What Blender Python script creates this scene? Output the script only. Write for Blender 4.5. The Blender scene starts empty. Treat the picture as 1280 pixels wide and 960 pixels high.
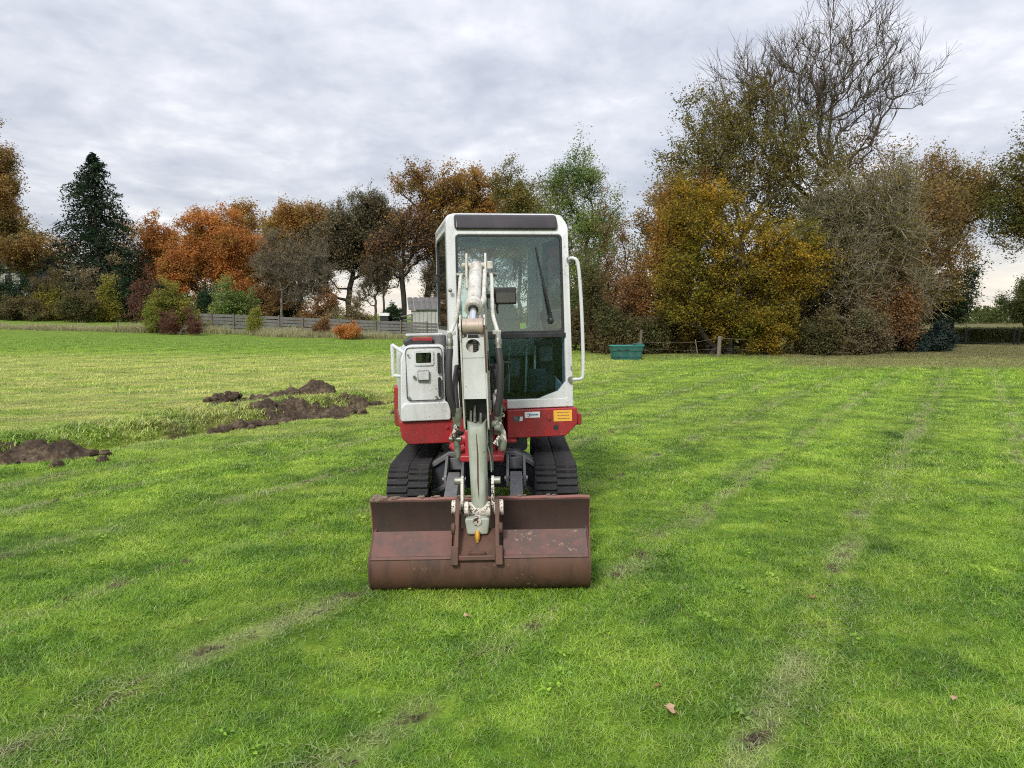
import bpy, math, random
import numpy as np
from mathutils import Matrix, Vector, Euler

R = math.radians
scene = bpy.context.scene
COL = scene.collection

# ------------------------------------------------------------------ camera, sky, sun, exposure
F_PX, CAM_H, PITCH = 961.0, 1.6, 4.88
cam_data = bpy.data.cameras.new('camera')
cam_data.sensor_fit = 'HORIZONTAL'
cam_data.sensor_width = 36.0
cam_data.lens = F_PX / 1280.0 * 36.0
cam_data.clip_end = 3000.0
cam = bpy.data.objects.new('camera', cam_data)
cam.location = (0, 0, CAM_H)
cam.rotation_euler = (R(90 - PITCH), 0, 0)
COL.objects.link(cam)
scene.camera = cam

SUN_EL, SUN_AZ = 40.0, 200.0        # degrees; azimuth clockwise from +Y
sun_data = bpy.data.lights.new('sun', 'SUN')
sun_data.energy = 1.5
sun_data.angle = R(12)
sun_data.color = (1.0, 0.95, 0.88)
sun = bpy.data.objects.new('sun', sun_data)
_d = Vector((math.sin(R(SUN_AZ)) * math.cos(R(SUN_EL)), math.cos(R(SUN_AZ)) * math.cos(R(SUN_EL)), math.sin(R(SUN_EL))))
sun.rotation_euler = (-_d).to_track_quat('-Z', 'Y').to_euler()
sun.location = _d * 60
COL.objects.link(sun)

vs = scene.view_settings
vs.view_transform = 'Standard'
vs.look = 'None'
vs.exposure = 1.08
vs.gamma = 1.0
vs.use_curve_mapping = False
scene.cycles.use_denoising = False
scene.cycles.filter_width = 1.1
scene.cycles.max_bounces = 5
scene.cycles.transparent_max_bounces = 12
scene.cycles.diffuse_bounces = 3
scene.cycles.glossy_bounces = 3
scene.cycles.use_adaptive_sampling = True
scene.cycles.adaptive_threshold = 0.02


# ------------------------------------------------------------------ node helpers
class NT:
    def __init__(self, tree):
        self.t = tree

    def n(self, kind, **kw):
        nd = self.t.nodes.new(kind)
        for k, v in kw.items():
            setattr(nd, k, v)
        return nd

    def put(self, sock, v):
        if hasattr(v, 'links') or isinstance(v, bpy.types.NodeSocket):
            self.t.links.new(v, sock)
        elif isinstance(v, (tuple, list)):
            if sock.type == 'RGBA' and len(v) == 3:
                v = (*v, 1)
            sock.default_value = v
        else:
            sock.default_value = v

    def math(self, op, a, b=0.0, clamp=False):
        nd = self.n('ShaderNodeMath', operation=op, use_clamp=clamp)
        self.put(nd.inputs[0], a)
        self.put(nd.inputs[1], b)
        return nd.outputs[0]

    def mix(self, fac, a, b, blend='MIX'):
        nd = self.n('ShaderNodeMix', data_type='RGBA', blend_type=blend)
        self.put(nd.inputs[0], fac)
        self.put(nd.inputs[6], a)
        self.put(nd.inputs[7], b)
        return nd.outputs[2]

    def smooth(self, x, lo, hi, a=0.0, b=1.0):
        nd = self.n('ShaderNodeMapRange', interpolation_type='SMOOTHSTEP')
        self.put(nd.inputs[0], x)
        for i, v in enumerate((lo, hi, a, b)):
            nd.inputs[i + 1].default_value = v
        return nd.outputs[0]

    def noise(self, vec, scale, detail=3.0, rough=0.55, dist=0.0, color=False):
        nd = self.n('ShaderNodeTexNoise')
        if vec is not None:
            self.put(nd.inputs['Vector'], vec)
        nd.inputs['Scale'].default_value = scale
        nd.inputs['Detail'].default_value = detail
        nd.inputs['Roughness'].default_value = rough
        nd.inputs['Distortion'].default_value = dist
        return nd.outputs[1 if color else 0]

    def ramp(self, fac, stops):
        nd = self.n('ShaderNodeValToRGB')
        cr = nd.color_ramp
        while len(cr.elements) < len(stops):
            cr.elements.new(0.5)
        for e, (p, c) in zip(cr.elements, stops):
            e.position = p
            e.color = (*c, 1) if len(c) == 3 else c
        self.put(nd.inputs[0], fac)
        return nd.outputs[0]

    def vscale(self, vec, s):
        nd = self.n('ShaderNodeVectorMath', operation='MULTIPLY')
        self.put(nd.inputs[0], vec)
        nd.inputs[1].default_value = s
        return nd.outputs[0]


# ------------------------------------------------------------------ the sky: broken grey cloud deck over a Nishita sky
world = bpy.data.worlds.new('World')
scene.world = world
world.use_nodes = True
wt = world.node_tree
wt.nodes.clear()
w = NT(wt)
sky = w.n('ShaderNodeTexSky', sky_type='NISHITA', sun_disc=False)
sky.sun_elevation = R(SUN_EL)
sky.sun_rotation = R(SUN_AZ)
tc = w.n('ShaderNodeTexCoord')
sep = w.n('ShaderNodeSeparateXYZ')
wt.links.new(tc.outputs['Generated'], sep.inputs[0])
dx, dy, dz = sep.outputs
zz = w.math('MAXIMUM', dz, 0.0)
den = w.math('ADD', zz, 0.16)
comb = w.n('ShaderNodeCombineXYZ')
w.put(comb.inputs[0], w.math('DIVIDE', dx, den))
w.put(comb.inputs[1], w.math('DIVIDE', dy, den))
pv = comb.outputs[0]
n_big = w.noise(pv, 1.1, 3, 0.55, 0.4)
n_mid = w.noise(w.vscale(pv, (1.15, 1.0, 1)), 2.5, 5, 0.58, 0.25)
n_fin = w.noise(w.vscale(pv, (1.3, 1.0, 1)), 7.0, 4, 0.6, 0.1)
cl = w.math('ADD', w.math('MULTIPLY', n_big, 0.42), w.math('ADD', w.math('MULTIPLY', n_mid, 0.42), w.math('MULTIPLY', n_fin, 0.16)))
cloud = w.ramp(cl, [(0.37, (0.365, 0.38, 0.435)), (0.46, (0.455, 0.468, 0.52)), (0.54, (0.555, 0.56, 0.60)), (0.65, (0.76, 0.75, 0.75))])
# overcast skies brighten from the horizon to the zenith
grad = w.math('ADD', 0.72, w.math('MULTIPLY', zz, 0.95))
g3 = w.n('ShaderNodeCombineXYZ')
for i in range(3):
    w.put(g3.inputs[i], grad)
cloud = w.mix(1.0, cloud, g3.outputs[0], 'MULTIPLY')
# a lighter warm gap under the deck along the horizon
warm = w.smooth(zz, 0.015, 0.10, 1.0, 0.0)
warm_n = w.smooth(w.noise(w.vscale(tc.outputs['Generated'], (3, 3, 40)), 1.0, 3), 0.3, 0.7, 0.45, 1.0)
cloud = w.mix(w.math('MULTIPLY', warm, w.math('MULTIPLY', warm_n, 0.6)), cloud, (0.92, 0.78, 0.58))
bg1 = w.n('ShaderNodeBackground')
w.put(bg1.inputs[0], sky.outputs[0])
bg1.inputs[1].default_value = 0.09
bg2 = w.n('ShaderNodeBackground')
w.put(bg2.inputs[0], cloud)
bg2.inputs[1].default_value = 0.76
mx = w.n('ShaderNodeMixShader')
mx.inputs[0].default_value = 0.9
wt.links.new(bg1.outputs[0], mx.inputs[1])
wt.links.new(bg2.outputs[0], mx.inputs[2])
wo = w.n('ShaderNodeOutputWorld')
wt.links.new(mx.outputs[0], wo.inputs[0])


# ------------------------------------------------------------------ materials
def new_mat(name):
    m = bpy.data.materials.new(name)
    m.use_nodes = True
    m.node_tree.nodes.clear()
    nt = NT(m.node_tree)
    out = nt.n('ShaderNodeOutputMaterial')
    return m, nt, out


def principled(nt, out, color, rough=0.5, metal=0.0, bump=None, bump_str=0.2, bump_dist=0.01, spec=0.5):
    p = nt.n('ShaderNodeBsdfPrincipled')
    nt.put(p.inputs['Base Color'], color)
    nt.put(p.inputs['Roughness'], rough)
    nt.put(p.inputs['Metallic'], metal)
    p.inputs['Specular IOR Level'].default_value = spec
    if bump is not None:
        b = nt.n('ShaderNodeBump')
        b.inputs['Strength'].default_value = bump_str
        b.inputs['Distance'].default_value = bump_dist
        nt.put(b.inputs['Height'], bump)
        nt.t.links.new(b.outputs[0], p.inputs['Normal'])
    nt.t.links.new(p.outputs[0], out.inputs[0])
    return p


def obj_co(nt):
    return nt.n('ShaderNodeTexCoord').outputs['Object']


def worn(name, base, dirt, rust=None, rough=0.45, metal=0.0, dirt_amt=0.5, rust_at=0.66, scale=9.0, streak=True, spec=0.5, splat=0.0):
    """painted or bare surface with soft dirt, vertical streaks and chips that show rust"""
    m, nt, out = new_mat(name)
    co = obj_co(nt)
    n1 = nt.noise(co, scale * 0.35, 4, 0.6)
    n2 = nt.noise(nt.vscale(co, (1, 1, 0.16)) if streak else co, scale * 2.2, 4, 0.65)
    d = nt.smooth(nt.math('ADD', nt.math('MULTIPLY', n1, 0.5), nt.math('MULTIPLY', n2, 0.5)), 0.42, 0.66, 0, dirt_amt)
    c = nt.mix(d, base, dirt)
    n3 = nt.noise(co, scale * 4.5, 5, 0.7)
    if rust is not None:
        msk = nt.smooth(nt.math('ADD', nt.math('MULTIPLY', n3, 0.6), nt.math('MULTIPLY', n1, 0.4)), rust_at, rust_at + 0.05, 0, 1)
        c = nt.mix(msk, c, rust)
        rg = nt.math('ADD', rough, nt.math('MULTIPLY', msk, 0.35))
    else:
        rg = nt.math('ADD', rough, nt.math('MULTIPLY', d, 0.25))
    if splat:
        fine = nt.noise(co, 75.0, 3, 0.6)
        zone = nt.noise(co, 4.0, 3, 0.6)
        sm_ = nt.math('MULTIPLY', nt.smooth(fine, 0.60, 0.66), nt.smooth(zone, 0.42, 0.62, 0.05, splat))
        c = nt.mix(sm_, c, (0.17, 0.135, 0.095))
        sc_ = nt.noise(nt.vscale(co, (1, 1, 5)), 26.0, 2, 0.5)
        c = nt.mix(nt.math('MULTIPLY', nt.smooth(sc_, 0.68, 0.72), nt.smooth(zone, 0.5, 0.36, 0, 0.5)), c, dirt)
    principled(nt, out, c, rg, metal, n3, 0.12, 0.004, spec)
    return m


MAT = {}
MAT['white'] = worn('white_paint', (0.60, 0.62, 0.62), (0.30, 0.30, 0.26), (0.17, 0.12, 0.08), 0.42, dirt_amt=0.45, rust_at=0.65, scale=5, splat=0.8)
MAT['boom'] = worn('chipped_white_paint', (0.56, 0.55, 0.50), (0.27, 0.24, 0.17), (0.08, 0.045, 0.028), 0.48, dirt_amt=0.9, rust_at=0.59, scale=12, splat=0.8)
MAT['arm'] = worn('greenish_weathered_paint', (0.36, 0.39, 0.34), (0.21, 0.23, 0.15), (0.07, 0.05, 0.03), 0.55, dirt_amt=0.8, rust_at=0.65, scale=9)
MAT['linkage'] = worn('flaking_link_paint', (0.60, 0.57, 0.50), (0.30, 0.24, 0.16), (0.05, 0.03, 0.02), 0.6, dirt_amt=0.7, rust_at=0.50, scale=16, streak=False)
MAT['red'] = worn('faded_red_paint', (0.33, 0.022, 0.028), (0.14, 0.028, 0.026), (0.09, 0.04, 0.03), 0.40, dirt_amt=0.75, rust_at=0.65, scale=8, splat=0.8)
MAT['rust'] = worn('rusty_bucket_steel', (0.108, 0.055, 0.037), (0.038, 0.029, 0.024), (0.20, 0.115, 0.065), 0.66, 0.0, dirt_amt=0.95, rust_at=0.57, scale=6, spec=0.3)
MAT['rust_panel'] = worn('rusty_red_plate', (0.135, 0.060, 0.046), (0.072, 0.050, 0.040), (0.24, 0.17, 0.11), 0.6, 0.0, dirt_amt=0.9, rust_at=0.61, scale=8, streak=False)
MAT['blade'] = worn('scoured_dark_rust', (0.058, 0.033, 0.026), (0.034, 0.026, 0.022), (0.10, 0.065, 0.045), 0.66, 0.0, dirt_amt=0.9, rust_at=0.62, scale=9)
MAT['blade_edge'] = worn('pink_red_edge', (0.24, 0.085, 0.07), (0.17, 0.12, 0.095), (0.10, 0.06, 0.045), 0.6, dirt_amt=0.8, rust_at=0.60, scale=10, streak=False)
MAT['pin'] = worn('brown_worn_pin', (0.40, 0.33, 0.27), (0.22, 0.14, 0.09), (0.07, 0.04, 0.03), 0.5, 0.2, dirt_amt=0.8, rust_at=0.62, scale=14)
MAT['frame'] = worn('dark_blue_grey_steel', (0.035, 0.042, 0.058), (0.05, 0.05, 0.048), None, 0.5, 0.2, dirt_amt=0.8, scale=8)
MAT['frame_light'] = worn('mid_grey_steel', (0.16, 0.165, 0.17), (0.11, 0.105, 0.10), (0.12, 0.07, 0.05), 0.5, 0.2, dirt_amt=0.8, rust_at=0.66, scale=8)
MAT['rubber'] = worn('dusty_rubber', (0.018, 0.018, 0.020), (0.060, 0.056, 0.050), (0.14, 0.12, 0.09), 0.75, dirt_amt=0.6, rust_at=0.63, scale=11, streak=False, spec=0.3, splat=0.9)
MAT['hose'] = worn('black_hose', (0.032, 0.030, 0.032), (0.055, 0.05, 0.05), None, 0.55, dirt_amt=0.5, scale=12)
MAT['black'] = worn('black_plastic', (0.018, 0.018, 0.02), (0.04, 0.04, 0.04), None, 0.45, dirt_amt=0.5, scale=8)
MAT['visor'] = worn('tinted_roof_panel', (0.026, 0.021, 0.024), (0.045, 0.038, 0.040), None, 0.34, dirt_amt=0.5, scale=6)
MAT['fitting'] = worn('oily_fitting_steel', (0.30, 0.31, 0.27), (0.12, 0.12, 0.09), (0.05, 0.04, 0.03), 0.45, 0.6, dirt_amt=0.8, rust_at=0.6, scale=16, streak=False)
MAT['seat'] = worn('grey_beige_upholstery', (0.36, 0.35, 0.31), (0.24, 0.23, 0.2), None, 0.8, dirt_amt=0.5, scale=6)
MAT['brass'] = worn('brass_nipple', (0.75, 0.42, 0.06), (0.5, 0.25, 0.04), None, 0.35, 0.5, scale=14)
MAT['sticker_white'] = worn('white_sticker', (0.75, 0.77, 0.78), (0.6, 0.6, 0.6), None, 0.5, scale=10)
MAT['sticker_yellow'] = worn('yellow_sticker', (0.78, 0.42, 0.05), (0.65, 0.35, 0.06), None, 0.5, scale=10)
MAT['print'] = worn('faded_print', (0.16, 0.11, 0.05), (0.3, 0.18, 0.05), None, 0.6, scale=10)
MAT['print_blue'] = worn('blue_print', (0.02, 0.16, 0.30), (0.03, 0.2, 0.3), None, 0.6, scale=10)
MAT['print_dark'] = worn('dark_print', (0.08, 0.09, 0.10), (0.14, 0.14, 0.14), None, 0.6, scale=10)
MAT['tub'] = worn('teal_green_plastic', (0.010, 0.095, 0.085), (0.05, 0.12, 0.10), None, 0.5, dirt_amt=0.9, scale=7)
MAT['tub_light'] = worn('teal_rim_plastic', (0.03, 0.20, 0.17), (0.05, 0.18, 0.15), None, 0.45, dirt_amt=0.5, scale=4)
MAT['board'] = worn('weathered_grey_board', (0.15, 0.147, 0.14), (0.08, 0.077, 0.07), (0.10, 0.09, 0.08), 0.85, dirt_amt=0.8, rust_at=0.68, scale=3, streak=False, spec=0.2)
MAT['post'] = worn('weathered_post', (0.16, 0.14, 0.11), (0.10, 0.085, 0.065), None, 0.85, dirt_amt=0.8, scale=5, spec=0.2)
MAT['dark_metal'] = worn('dark_fence_metal', (0.022, 0.025, 0.026), (0.05, 0.045, 0.04), None, 0.5, 0.4, scale=5)
MAT['wall_pale'] = worn('pale_boarding', (0.40, 0.41, 0.38), (0.26, 0.27, 0.23), None, 0.8, dirt_amt=0.8, scale=2)
MAT['roof_sheet'] = worn('pale_corrugated_sheet', (0.55, 0.52, 0.45), (0.36, 0.34, 0.28), None, 0.6, dirt_amt=0.7, scale=2)
MAT['roof_dark'] = worn('dark_roof_tile', (0.05, 0.045, 0.045), (0.08, 0.07, 0.06), None, 0.8, dirt_amt=0.7, scale=2)
MAT['house_white'] = worn('white_fascia', (0.72, 0.72, 0.70), (0.5, 0.5, 0.48), None, 0.6, scale=2)
MAT['window_dark'] = worn('dark_window_glass', (0.03, 0.035, 0.04), (0.05, 0.05, 0.05), None, 0.1, scale=2)
MAT['leaf_dry'] = worn('dry_fallen_leaf', (0.40, 0.27, 0.17), (0.3, 0.16, 0.08), None, 0.8, dirt_amt=0.8, scale=30, streak=False)
MAT['leaf_dry2'] = worn('brown_fallen_leaf', (0.22, 0.11, 0.05), (0.3, 0.17, 0.08), None, 0.8, dirt_amt=0.8, scale=30, streak=False)


def glass_mat(name, tint, refl=1.0, dust_amt=0.06):
    m, nt, out = new_mat(name)
    tr = nt.n('ShaderNodeBsdfTransparent')
    tr.inputs[0].default_value = (*tint, 1)
    gl = nt.n('ShaderNodeBsdfGlossy')
    gl.inputs[0].default_value = (0.9, 0.95, 0.95, 1)
    gl.inputs['Roughness'].default_value = 0.03
    df = nt.n('ShaderNodeBsdfDiffuse')
    df.inputs[0].default_value = (0.30, 0.33, 0.31, 1)
    fr = nt.n('ShaderNodeFresnel')
    fr.inputs[0].default_value = 1.52
    dust = nt.smooth(nt.noise(nt.vscale(obj_co(nt), (1, 1, 0.4)), 5.0, 4), 0.35, 0.75, 0.0, dust_amt)
    s0 = nt.n('ShaderNodeMixShader')
    nt.put(s0.inputs[0], dust)
    nt.t.links.new(tr.outputs[0], s0.inputs[1])
    nt.t.links.new(df.outputs[0], s0.inputs[2])
    s1 = nt.n('ShaderNodeMixShader')
    nt.put(s1.inputs[0], nt.math('ADD', nt.math('MULTIPLY', fr.outputs[0], refl), 0.012, True))
    nt.t.links.new(s0.outputs[0], s1.inputs[1])
    nt.t.links.new(gl.outputs[0], s1.inputs[2])
    nt.t.links.new(s1.outputs[0], out.inputs[0])
    return m


MAT['glass'] = glass_mat('teal_cab_glass', (0.84, 0.95, 0.95), 1.3, 0.03)
MAT['glass_clear'] = glass_mat('clear_cab_glass', (0.95, 0.97, 0.97), 1.0, 0.02)
MAT['glass_low'] = glass_mat('dark_teal_cab_glass', (0.66, 0.78, 0.84), 0.3, 0.012)
MAT['lens'] = glass_mat('lamp_lens', (0.55, 0.55, 0.52), 1.5)


def chrome():
    m, nt, out = new_mat('chromed_rod')
    principled(nt, out, (0.72, 0.74, 0.78), 0.16, 1.0)
    return m


MAT['chrome'] = chrome()


def soil_mat():
    m, nt, out = new_mat('damp_dark_soil')
    geo = nt.n('ShaderNodeNewGeometry').outputs['Position']
    a = nt.noise(geo, 3.0, 5, 0.65)
    b = nt.noise(geo, 22.0, 5, 0.7)
    s = nt.math('ADD', nt.math('MULTIPLY', a, 0.5), nt.math('MULTIPLY', b, 0.5))
    c = nt.ramp(s, [(0.36, (0.018, 0.013, 0.009)), (0.49, (0.060, 0.042, 0.027)), (0.60, (0.135, 0.10, 0.065)), (0.72, (0.26, 0.20, 0.13))])
    principled(nt, out, c, 0.92, 0, b, 0.6, 0.03, 0.25)
    return m


MAT['soil'] = soil_mat()


# ------------------------------------------------------------------ lawn colour, shared by the ground and the grass blades
def lawn_group():
    g = bpy.data.node_groups.new('lawn_colour', 'ShaderNodeTree')
    g.interface.new_socket('Color', in_out='OUTPUT', socket_type='NodeSocketColor')
    g.interface.new_socket('Soil', in_out='OUTPUT', socket_type='NodeSocketFloat')
    nt = NT(g)
    go = nt.n('NodeGroupOutput')
    pos = nt.n('ShaderNodeNewGeometry').outputs['Position']
    sp = nt.n('ShaderNodeSeparateXYZ')
    nt.put(sp.inputs[0], pos)
    X, Y, _ = sp.outputs
    flat = nt.vscale(pos, (1, 1, 0.0))
    n1 = nt.noise(flat, 0.42, 3, 0.55, 0.3)
    n2 = nt.noise(flat, 1.6, 4, 0.6)
    n3 = nt.noise(flat, 7.0, 4, 0.65)
    c = nt.ramp(nt.math('ADD', nt.math('MULTIPLY', n2, 0.65), nt.math('MULTIPLY', n3, 0.35)),
                [(0.36, (0.060, 0.124, 0.011)), (0.46, (0.124, 0.228, 0.018)), (0.56, (0.215, 0.330, 0.031)), (0.66, (0.35, 0.425, 0.082))])
    yel = nt.smooth(nt.math('ADD', nt.math('MULTIPLY', n1, 0.7), nt.math('MULTIPLY', n2, 0.3)), 0.46, 0.64, 0, 0.55)
    c = nt.mix(yel, c, (0.255, 0.375, 0.038))
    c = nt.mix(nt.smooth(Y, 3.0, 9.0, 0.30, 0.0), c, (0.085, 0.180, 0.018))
    # hay-pale field beyond the trench on the left
    fm = nt.math('MULTIPLY', nt.smooth(Y, 8.0, 12.0), nt.smooth(Y, 28.0, 38.0, 1, 0))
    ux = nt.math('SUBTRACT', X, nt.math('MULTIPLY', Y, 0.52))
    fm = nt.math('MULTIPLY', fm, nt.smooth(ux, -11.0, -7.0, 1, 0.25))
    fm = nt.math('MULTIPLY', fm, nt.smooth(X, 0.0, 8.0, 1, 0.3))
    hay = nt.noise(nt.vscale(flat, (0.6, 1.3, 1)), 1.1, 5, 0.7, 0.5)
    c = nt.mix(nt.math('MULTIPLY', fm, nt.smooth(hay, 0.36, 0.58, 0.15, 0.95)), c, (0.390, 0.405, 0.125))
    # parallel mowing lines with drying clippings
    wob = nt.math('MULTIPLY', nt.math('SUBTRACT', nt.noise(flat, 0.5, 3), 0.5), 0.7)
    u = nt.math('ADD', nt.math('SUBTRACT', X, nt.math('MULTIPLY', Y, 0.6)), wob)
    fr = nt.math('FRACT', nt.math('DIVIDE', nt.math('ADD', u, 40.0 * 1.42 - 0.65 + 0.71), 1.42))
    dl = nt.math('MULTIPLY', nt.math('ABSOLUTE', nt.math('SUBTRACT', fr, 0.5)), 1.42)
    line = nt.smooth(dl, 0.02, 0.17, 1, 0)
    brk = nt.smooth(nt.noise(nt.vscale(flat, (1, 0.7, 1)), 1.3, 4, 0.65), 0.42, 0.62)
    line = nt.math('MULTIPLY', line, brk)
    line = nt.math('MULTIPLY', line, nt.smooth(Y, 24.0, 34.0, 1, 0))
    c = nt.mix(nt.math('MULTIPLY', line, 0.62), c, (0.290, 0.315, 0.150))
    edge = nt.math('MULTIPLY', nt.smooth(dl, 0.16, 0.34, 1, 0), nt.smooth(dl, 0.08, 0.20, 0, 1))
    c = nt.mix(nt.math('MULTIPLY', edge, 0.35), c, (0.050, 0.120, 0.014))
    band_ = nt.math('SINE', nt.math('MULTIPLY', u, 2 * math.pi / 2.84))
    c = nt.mix(nt.smooth(band_, -0.6, 0.7, 0, 0.8), c, nt.mix(1.0, c, (1.14, 1.15, 1.08), 'MULTIPLY'))
    # dull, leaf-littered lawn at the far right and along the tree edge
    rb = nt.math('MULTIPLY', nt.smooth(Y, 23.0, 27.0), nt.smooth(nt.math('SUBTRACT', X, nt.math('MULTIPLY', Y, 0.25)), 1.0, 4.5))
    c = nt.mix(nt.math('MULTIPLY', rb, 0.8), c, (0.19, 0.175, 0.075))
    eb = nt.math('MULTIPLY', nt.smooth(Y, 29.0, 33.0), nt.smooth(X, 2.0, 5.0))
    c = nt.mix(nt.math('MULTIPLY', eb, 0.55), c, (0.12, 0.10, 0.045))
    # fresh green strip towards the left boundary
    gs = nt.math('MULTIPLY', nt.smooth(Y, 34.0, 42.0), nt.smooth(X, -8.0, 0.0, 1, 0))
    c = nt.mix(nt.math('MULTIPLY', gs, 0.6), c, (0.165, 0.255, 0.042))
    nt.put(go.inputs[0], c)
    # bare soil: sparse scrapes on the mowing lines and the trench
    core = nt.smooth(dl, 0.01, 0.11, 1, 0)
    bare = nt.smooth(nt.noise(flat, 5.2, 5, 0.7), 0.53, 0.60)
    so = nt.math('MULTIPLY', nt.math('MULTIPLY', core, bare), nt.smooth(Y, 20.0, 26.0, 1, 0))
    # trench line from (-6.6, 7.2) to (-2.0, 15.2)
    tx = nt.math('ADD', nt.math('MULTIPLY', nt.math('SUBTRACT', X, -5.45), 0.867), nt.math('MULTIPLY', nt.math('SUBTRACT', Y, 9.2), -0.498))
    tx = nt.math('ADD', tx, nt.math('MULTIPLY', nt.math('SUBTRACT', nt.noise(flat, 1.3, 4), 0.5), 0.55))
    tl = nt.math('ADD', nt.math('MULTIPLY', nt.math('SUBTRACT', X, -5.45), 0.498), nt.math('MULTIPLY', nt.math('SUBTRACT', Y, 9.2), 0.867))
    tr = nt.math('MULTIPLY', nt.smooth(nt.math('ABSOLUTE', tx), 0.08, 0.26, 1, 0), nt.math('MULTIPLY', nt.smooth(tl, -3.0, -2.4), nt.smooth(tl, 5.6, 6.6, 1, 0)))
    tr = nt.math('MULTIPLY', tr, nt.smooth(nt.noise(flat, 1.5, 4, 0.6), 0.47, 0.58))
    nt.put(go.inputs[1], nt.math('MAXIMUM', so, tr))
    return g


LAWN = lawn_group()


def ground_mat():
    m, nt, out = new_mat('mown_lawn_ground')
    g = nt.n('ShaderNodeGroup', node_tree=LAWN)
    pos = nt.n('ShaderNodeNewGeometry').outputs['Position']
    f = nt.noise(pos, 55.0, 5, 0.75)
    f2 = nt.noise(nt.vscale(pos, (1, 0.45, 1)), 6.0, 4, 0.7)
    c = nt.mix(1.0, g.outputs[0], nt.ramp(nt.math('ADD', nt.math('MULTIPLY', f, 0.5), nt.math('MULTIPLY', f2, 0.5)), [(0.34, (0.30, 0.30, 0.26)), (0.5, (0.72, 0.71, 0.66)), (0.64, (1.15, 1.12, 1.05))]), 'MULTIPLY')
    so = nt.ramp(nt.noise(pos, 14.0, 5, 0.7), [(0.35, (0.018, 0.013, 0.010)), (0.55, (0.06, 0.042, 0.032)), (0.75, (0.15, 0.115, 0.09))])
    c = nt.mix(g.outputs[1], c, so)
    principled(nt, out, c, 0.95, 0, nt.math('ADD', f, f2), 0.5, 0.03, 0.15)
    return m


def blade_mat(name, tip, dry=0.0, dry_col=(0.34, 0.31, 0.15)):
    m, nt, out = new_mat(name)
    g = nt.n('ShaderNodeGroup', node_tree=LAWN)
    rnd = nt.n('ShaderNodeObjectInfo').outputs['Random']
    at = nt.n('ShaderNodeAttribute', attribute_name='rnd').outputs['Fac']
    k = nt.math('ADD', 0.42, nt.math('ADD', nt.math('MULTIPLY', rnd, 0.45), nt.math('MULTIPLY', at, 1.45 * tip)))  # highlights painted into the colour: blades brighten from root to tip
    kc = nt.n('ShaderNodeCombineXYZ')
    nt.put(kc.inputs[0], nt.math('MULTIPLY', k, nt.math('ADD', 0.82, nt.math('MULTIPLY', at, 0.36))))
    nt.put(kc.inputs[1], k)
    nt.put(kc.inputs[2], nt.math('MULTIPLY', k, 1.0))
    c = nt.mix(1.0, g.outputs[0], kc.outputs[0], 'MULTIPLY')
    c = nt.mix(nt.math('MULTIPLY', g.outputs[1], 0.75), c, (0.16, 0.125, 0.07))
    dead = nt.n('ShaderNodeAttribute', attribute_name='dry').outputs['Fac']
    c = nt.mix(nt.math('MULTIPLY', dead, 0.85), c, (0.46, 0.43, 0.23))
    if dry:
        c = nt.mix(dry, c, dry_col)
    d = nt.n('ShaderNodeBsdfDiffuse')
    nt.put(d.inputs[0], c)
    t = nt.n('ShaderNodeBsdfTranslucent')
    nt.put(t.inputs[0], c)
    gl = nt.n('ShaderNodeBsdfGlossy')
    gl.inputs[0].default_value = (0.8, 0.85, 0.9, 1)
    gl.inputs['Roughness'].default_value = 0.45
    s = nt.n('ShaderNodeMixShader')
    s.inputs[0].default_value = 0.34
    nt.t.links.new(d.outputs[0], s.inputs[1])
    nt.t.links.new(t.outputs[0], s.inputs[2])
    s2 = nt.n('ShaderNodeMixShader')
    s2.inputs[0].default_value = 0.035
    nt.t.links.new(s.outputs[0], s2.inputs[1])
    nt.t.links.new(gl.outputs[0], s2.inputs[2])
    nt.t.links.new(s2.outputs[0], out.inputs[0])
    return m


def leaf_mat(name, stops, trans=0.45):
    m, nt, out = new_mat(name)
    at = nt.n('ShaderNodeAttribute', attribute_name='rnd').outputs['Fac']
    c = nt.ramp(at, stops)
    pos = nt.n('ShaderNodeNewGeometry').outputs['Position']
    dr = nt.noise(pos, 0.42, 3, 0.6)
    c = nt.mix(nt.smooth(dr, 0.50, 0.66, 0, 0.7), c, nt.mix(1.0, c, (0.72, 1.02, 0.85), 'MULTIPLY'))
    c = nt.mix(nt.smooth(dr, 0.48, 0.34, 0, 0.6), c, nt.mix(1.0, c, (1.28, 1.16, 0.95), 'MULTIPLY'))
    d = nt.n('ShaderNodeBsdfDiffuse')
    nt.put(d.inputs[0], c)
    t = nt.n('ShaderNodeBsdfTranslucent')
    nt.put(t.inputs[0], c)
    s = nt.n('ShaderNodeMixShader')
    s.inputs[0].default_value = trans
    nt.t.links.new(d.outputs[0], s.inputs[1])
    nt.t.links.new(t.outputs[0], s.inputs[2])
    nt.t.links.new(s.outputs[0], out.inputs[0])
    return m


def bark_mat(name, a, b):
    m, nt, out = new_mat(name)
    co = nt.n('ShaderNodeNewGeometry').outputs['Position']
    n = nt.noise(nt.vscale(co, (1, 1, 0.25)), 9.0, 4, 0.7)
    principled(nt, out, nt.ramp(n, [(0.35, a), (0.65, b)]), 0.9, 0, n, 0.4, 0.02, 0.2)
    return m


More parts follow.
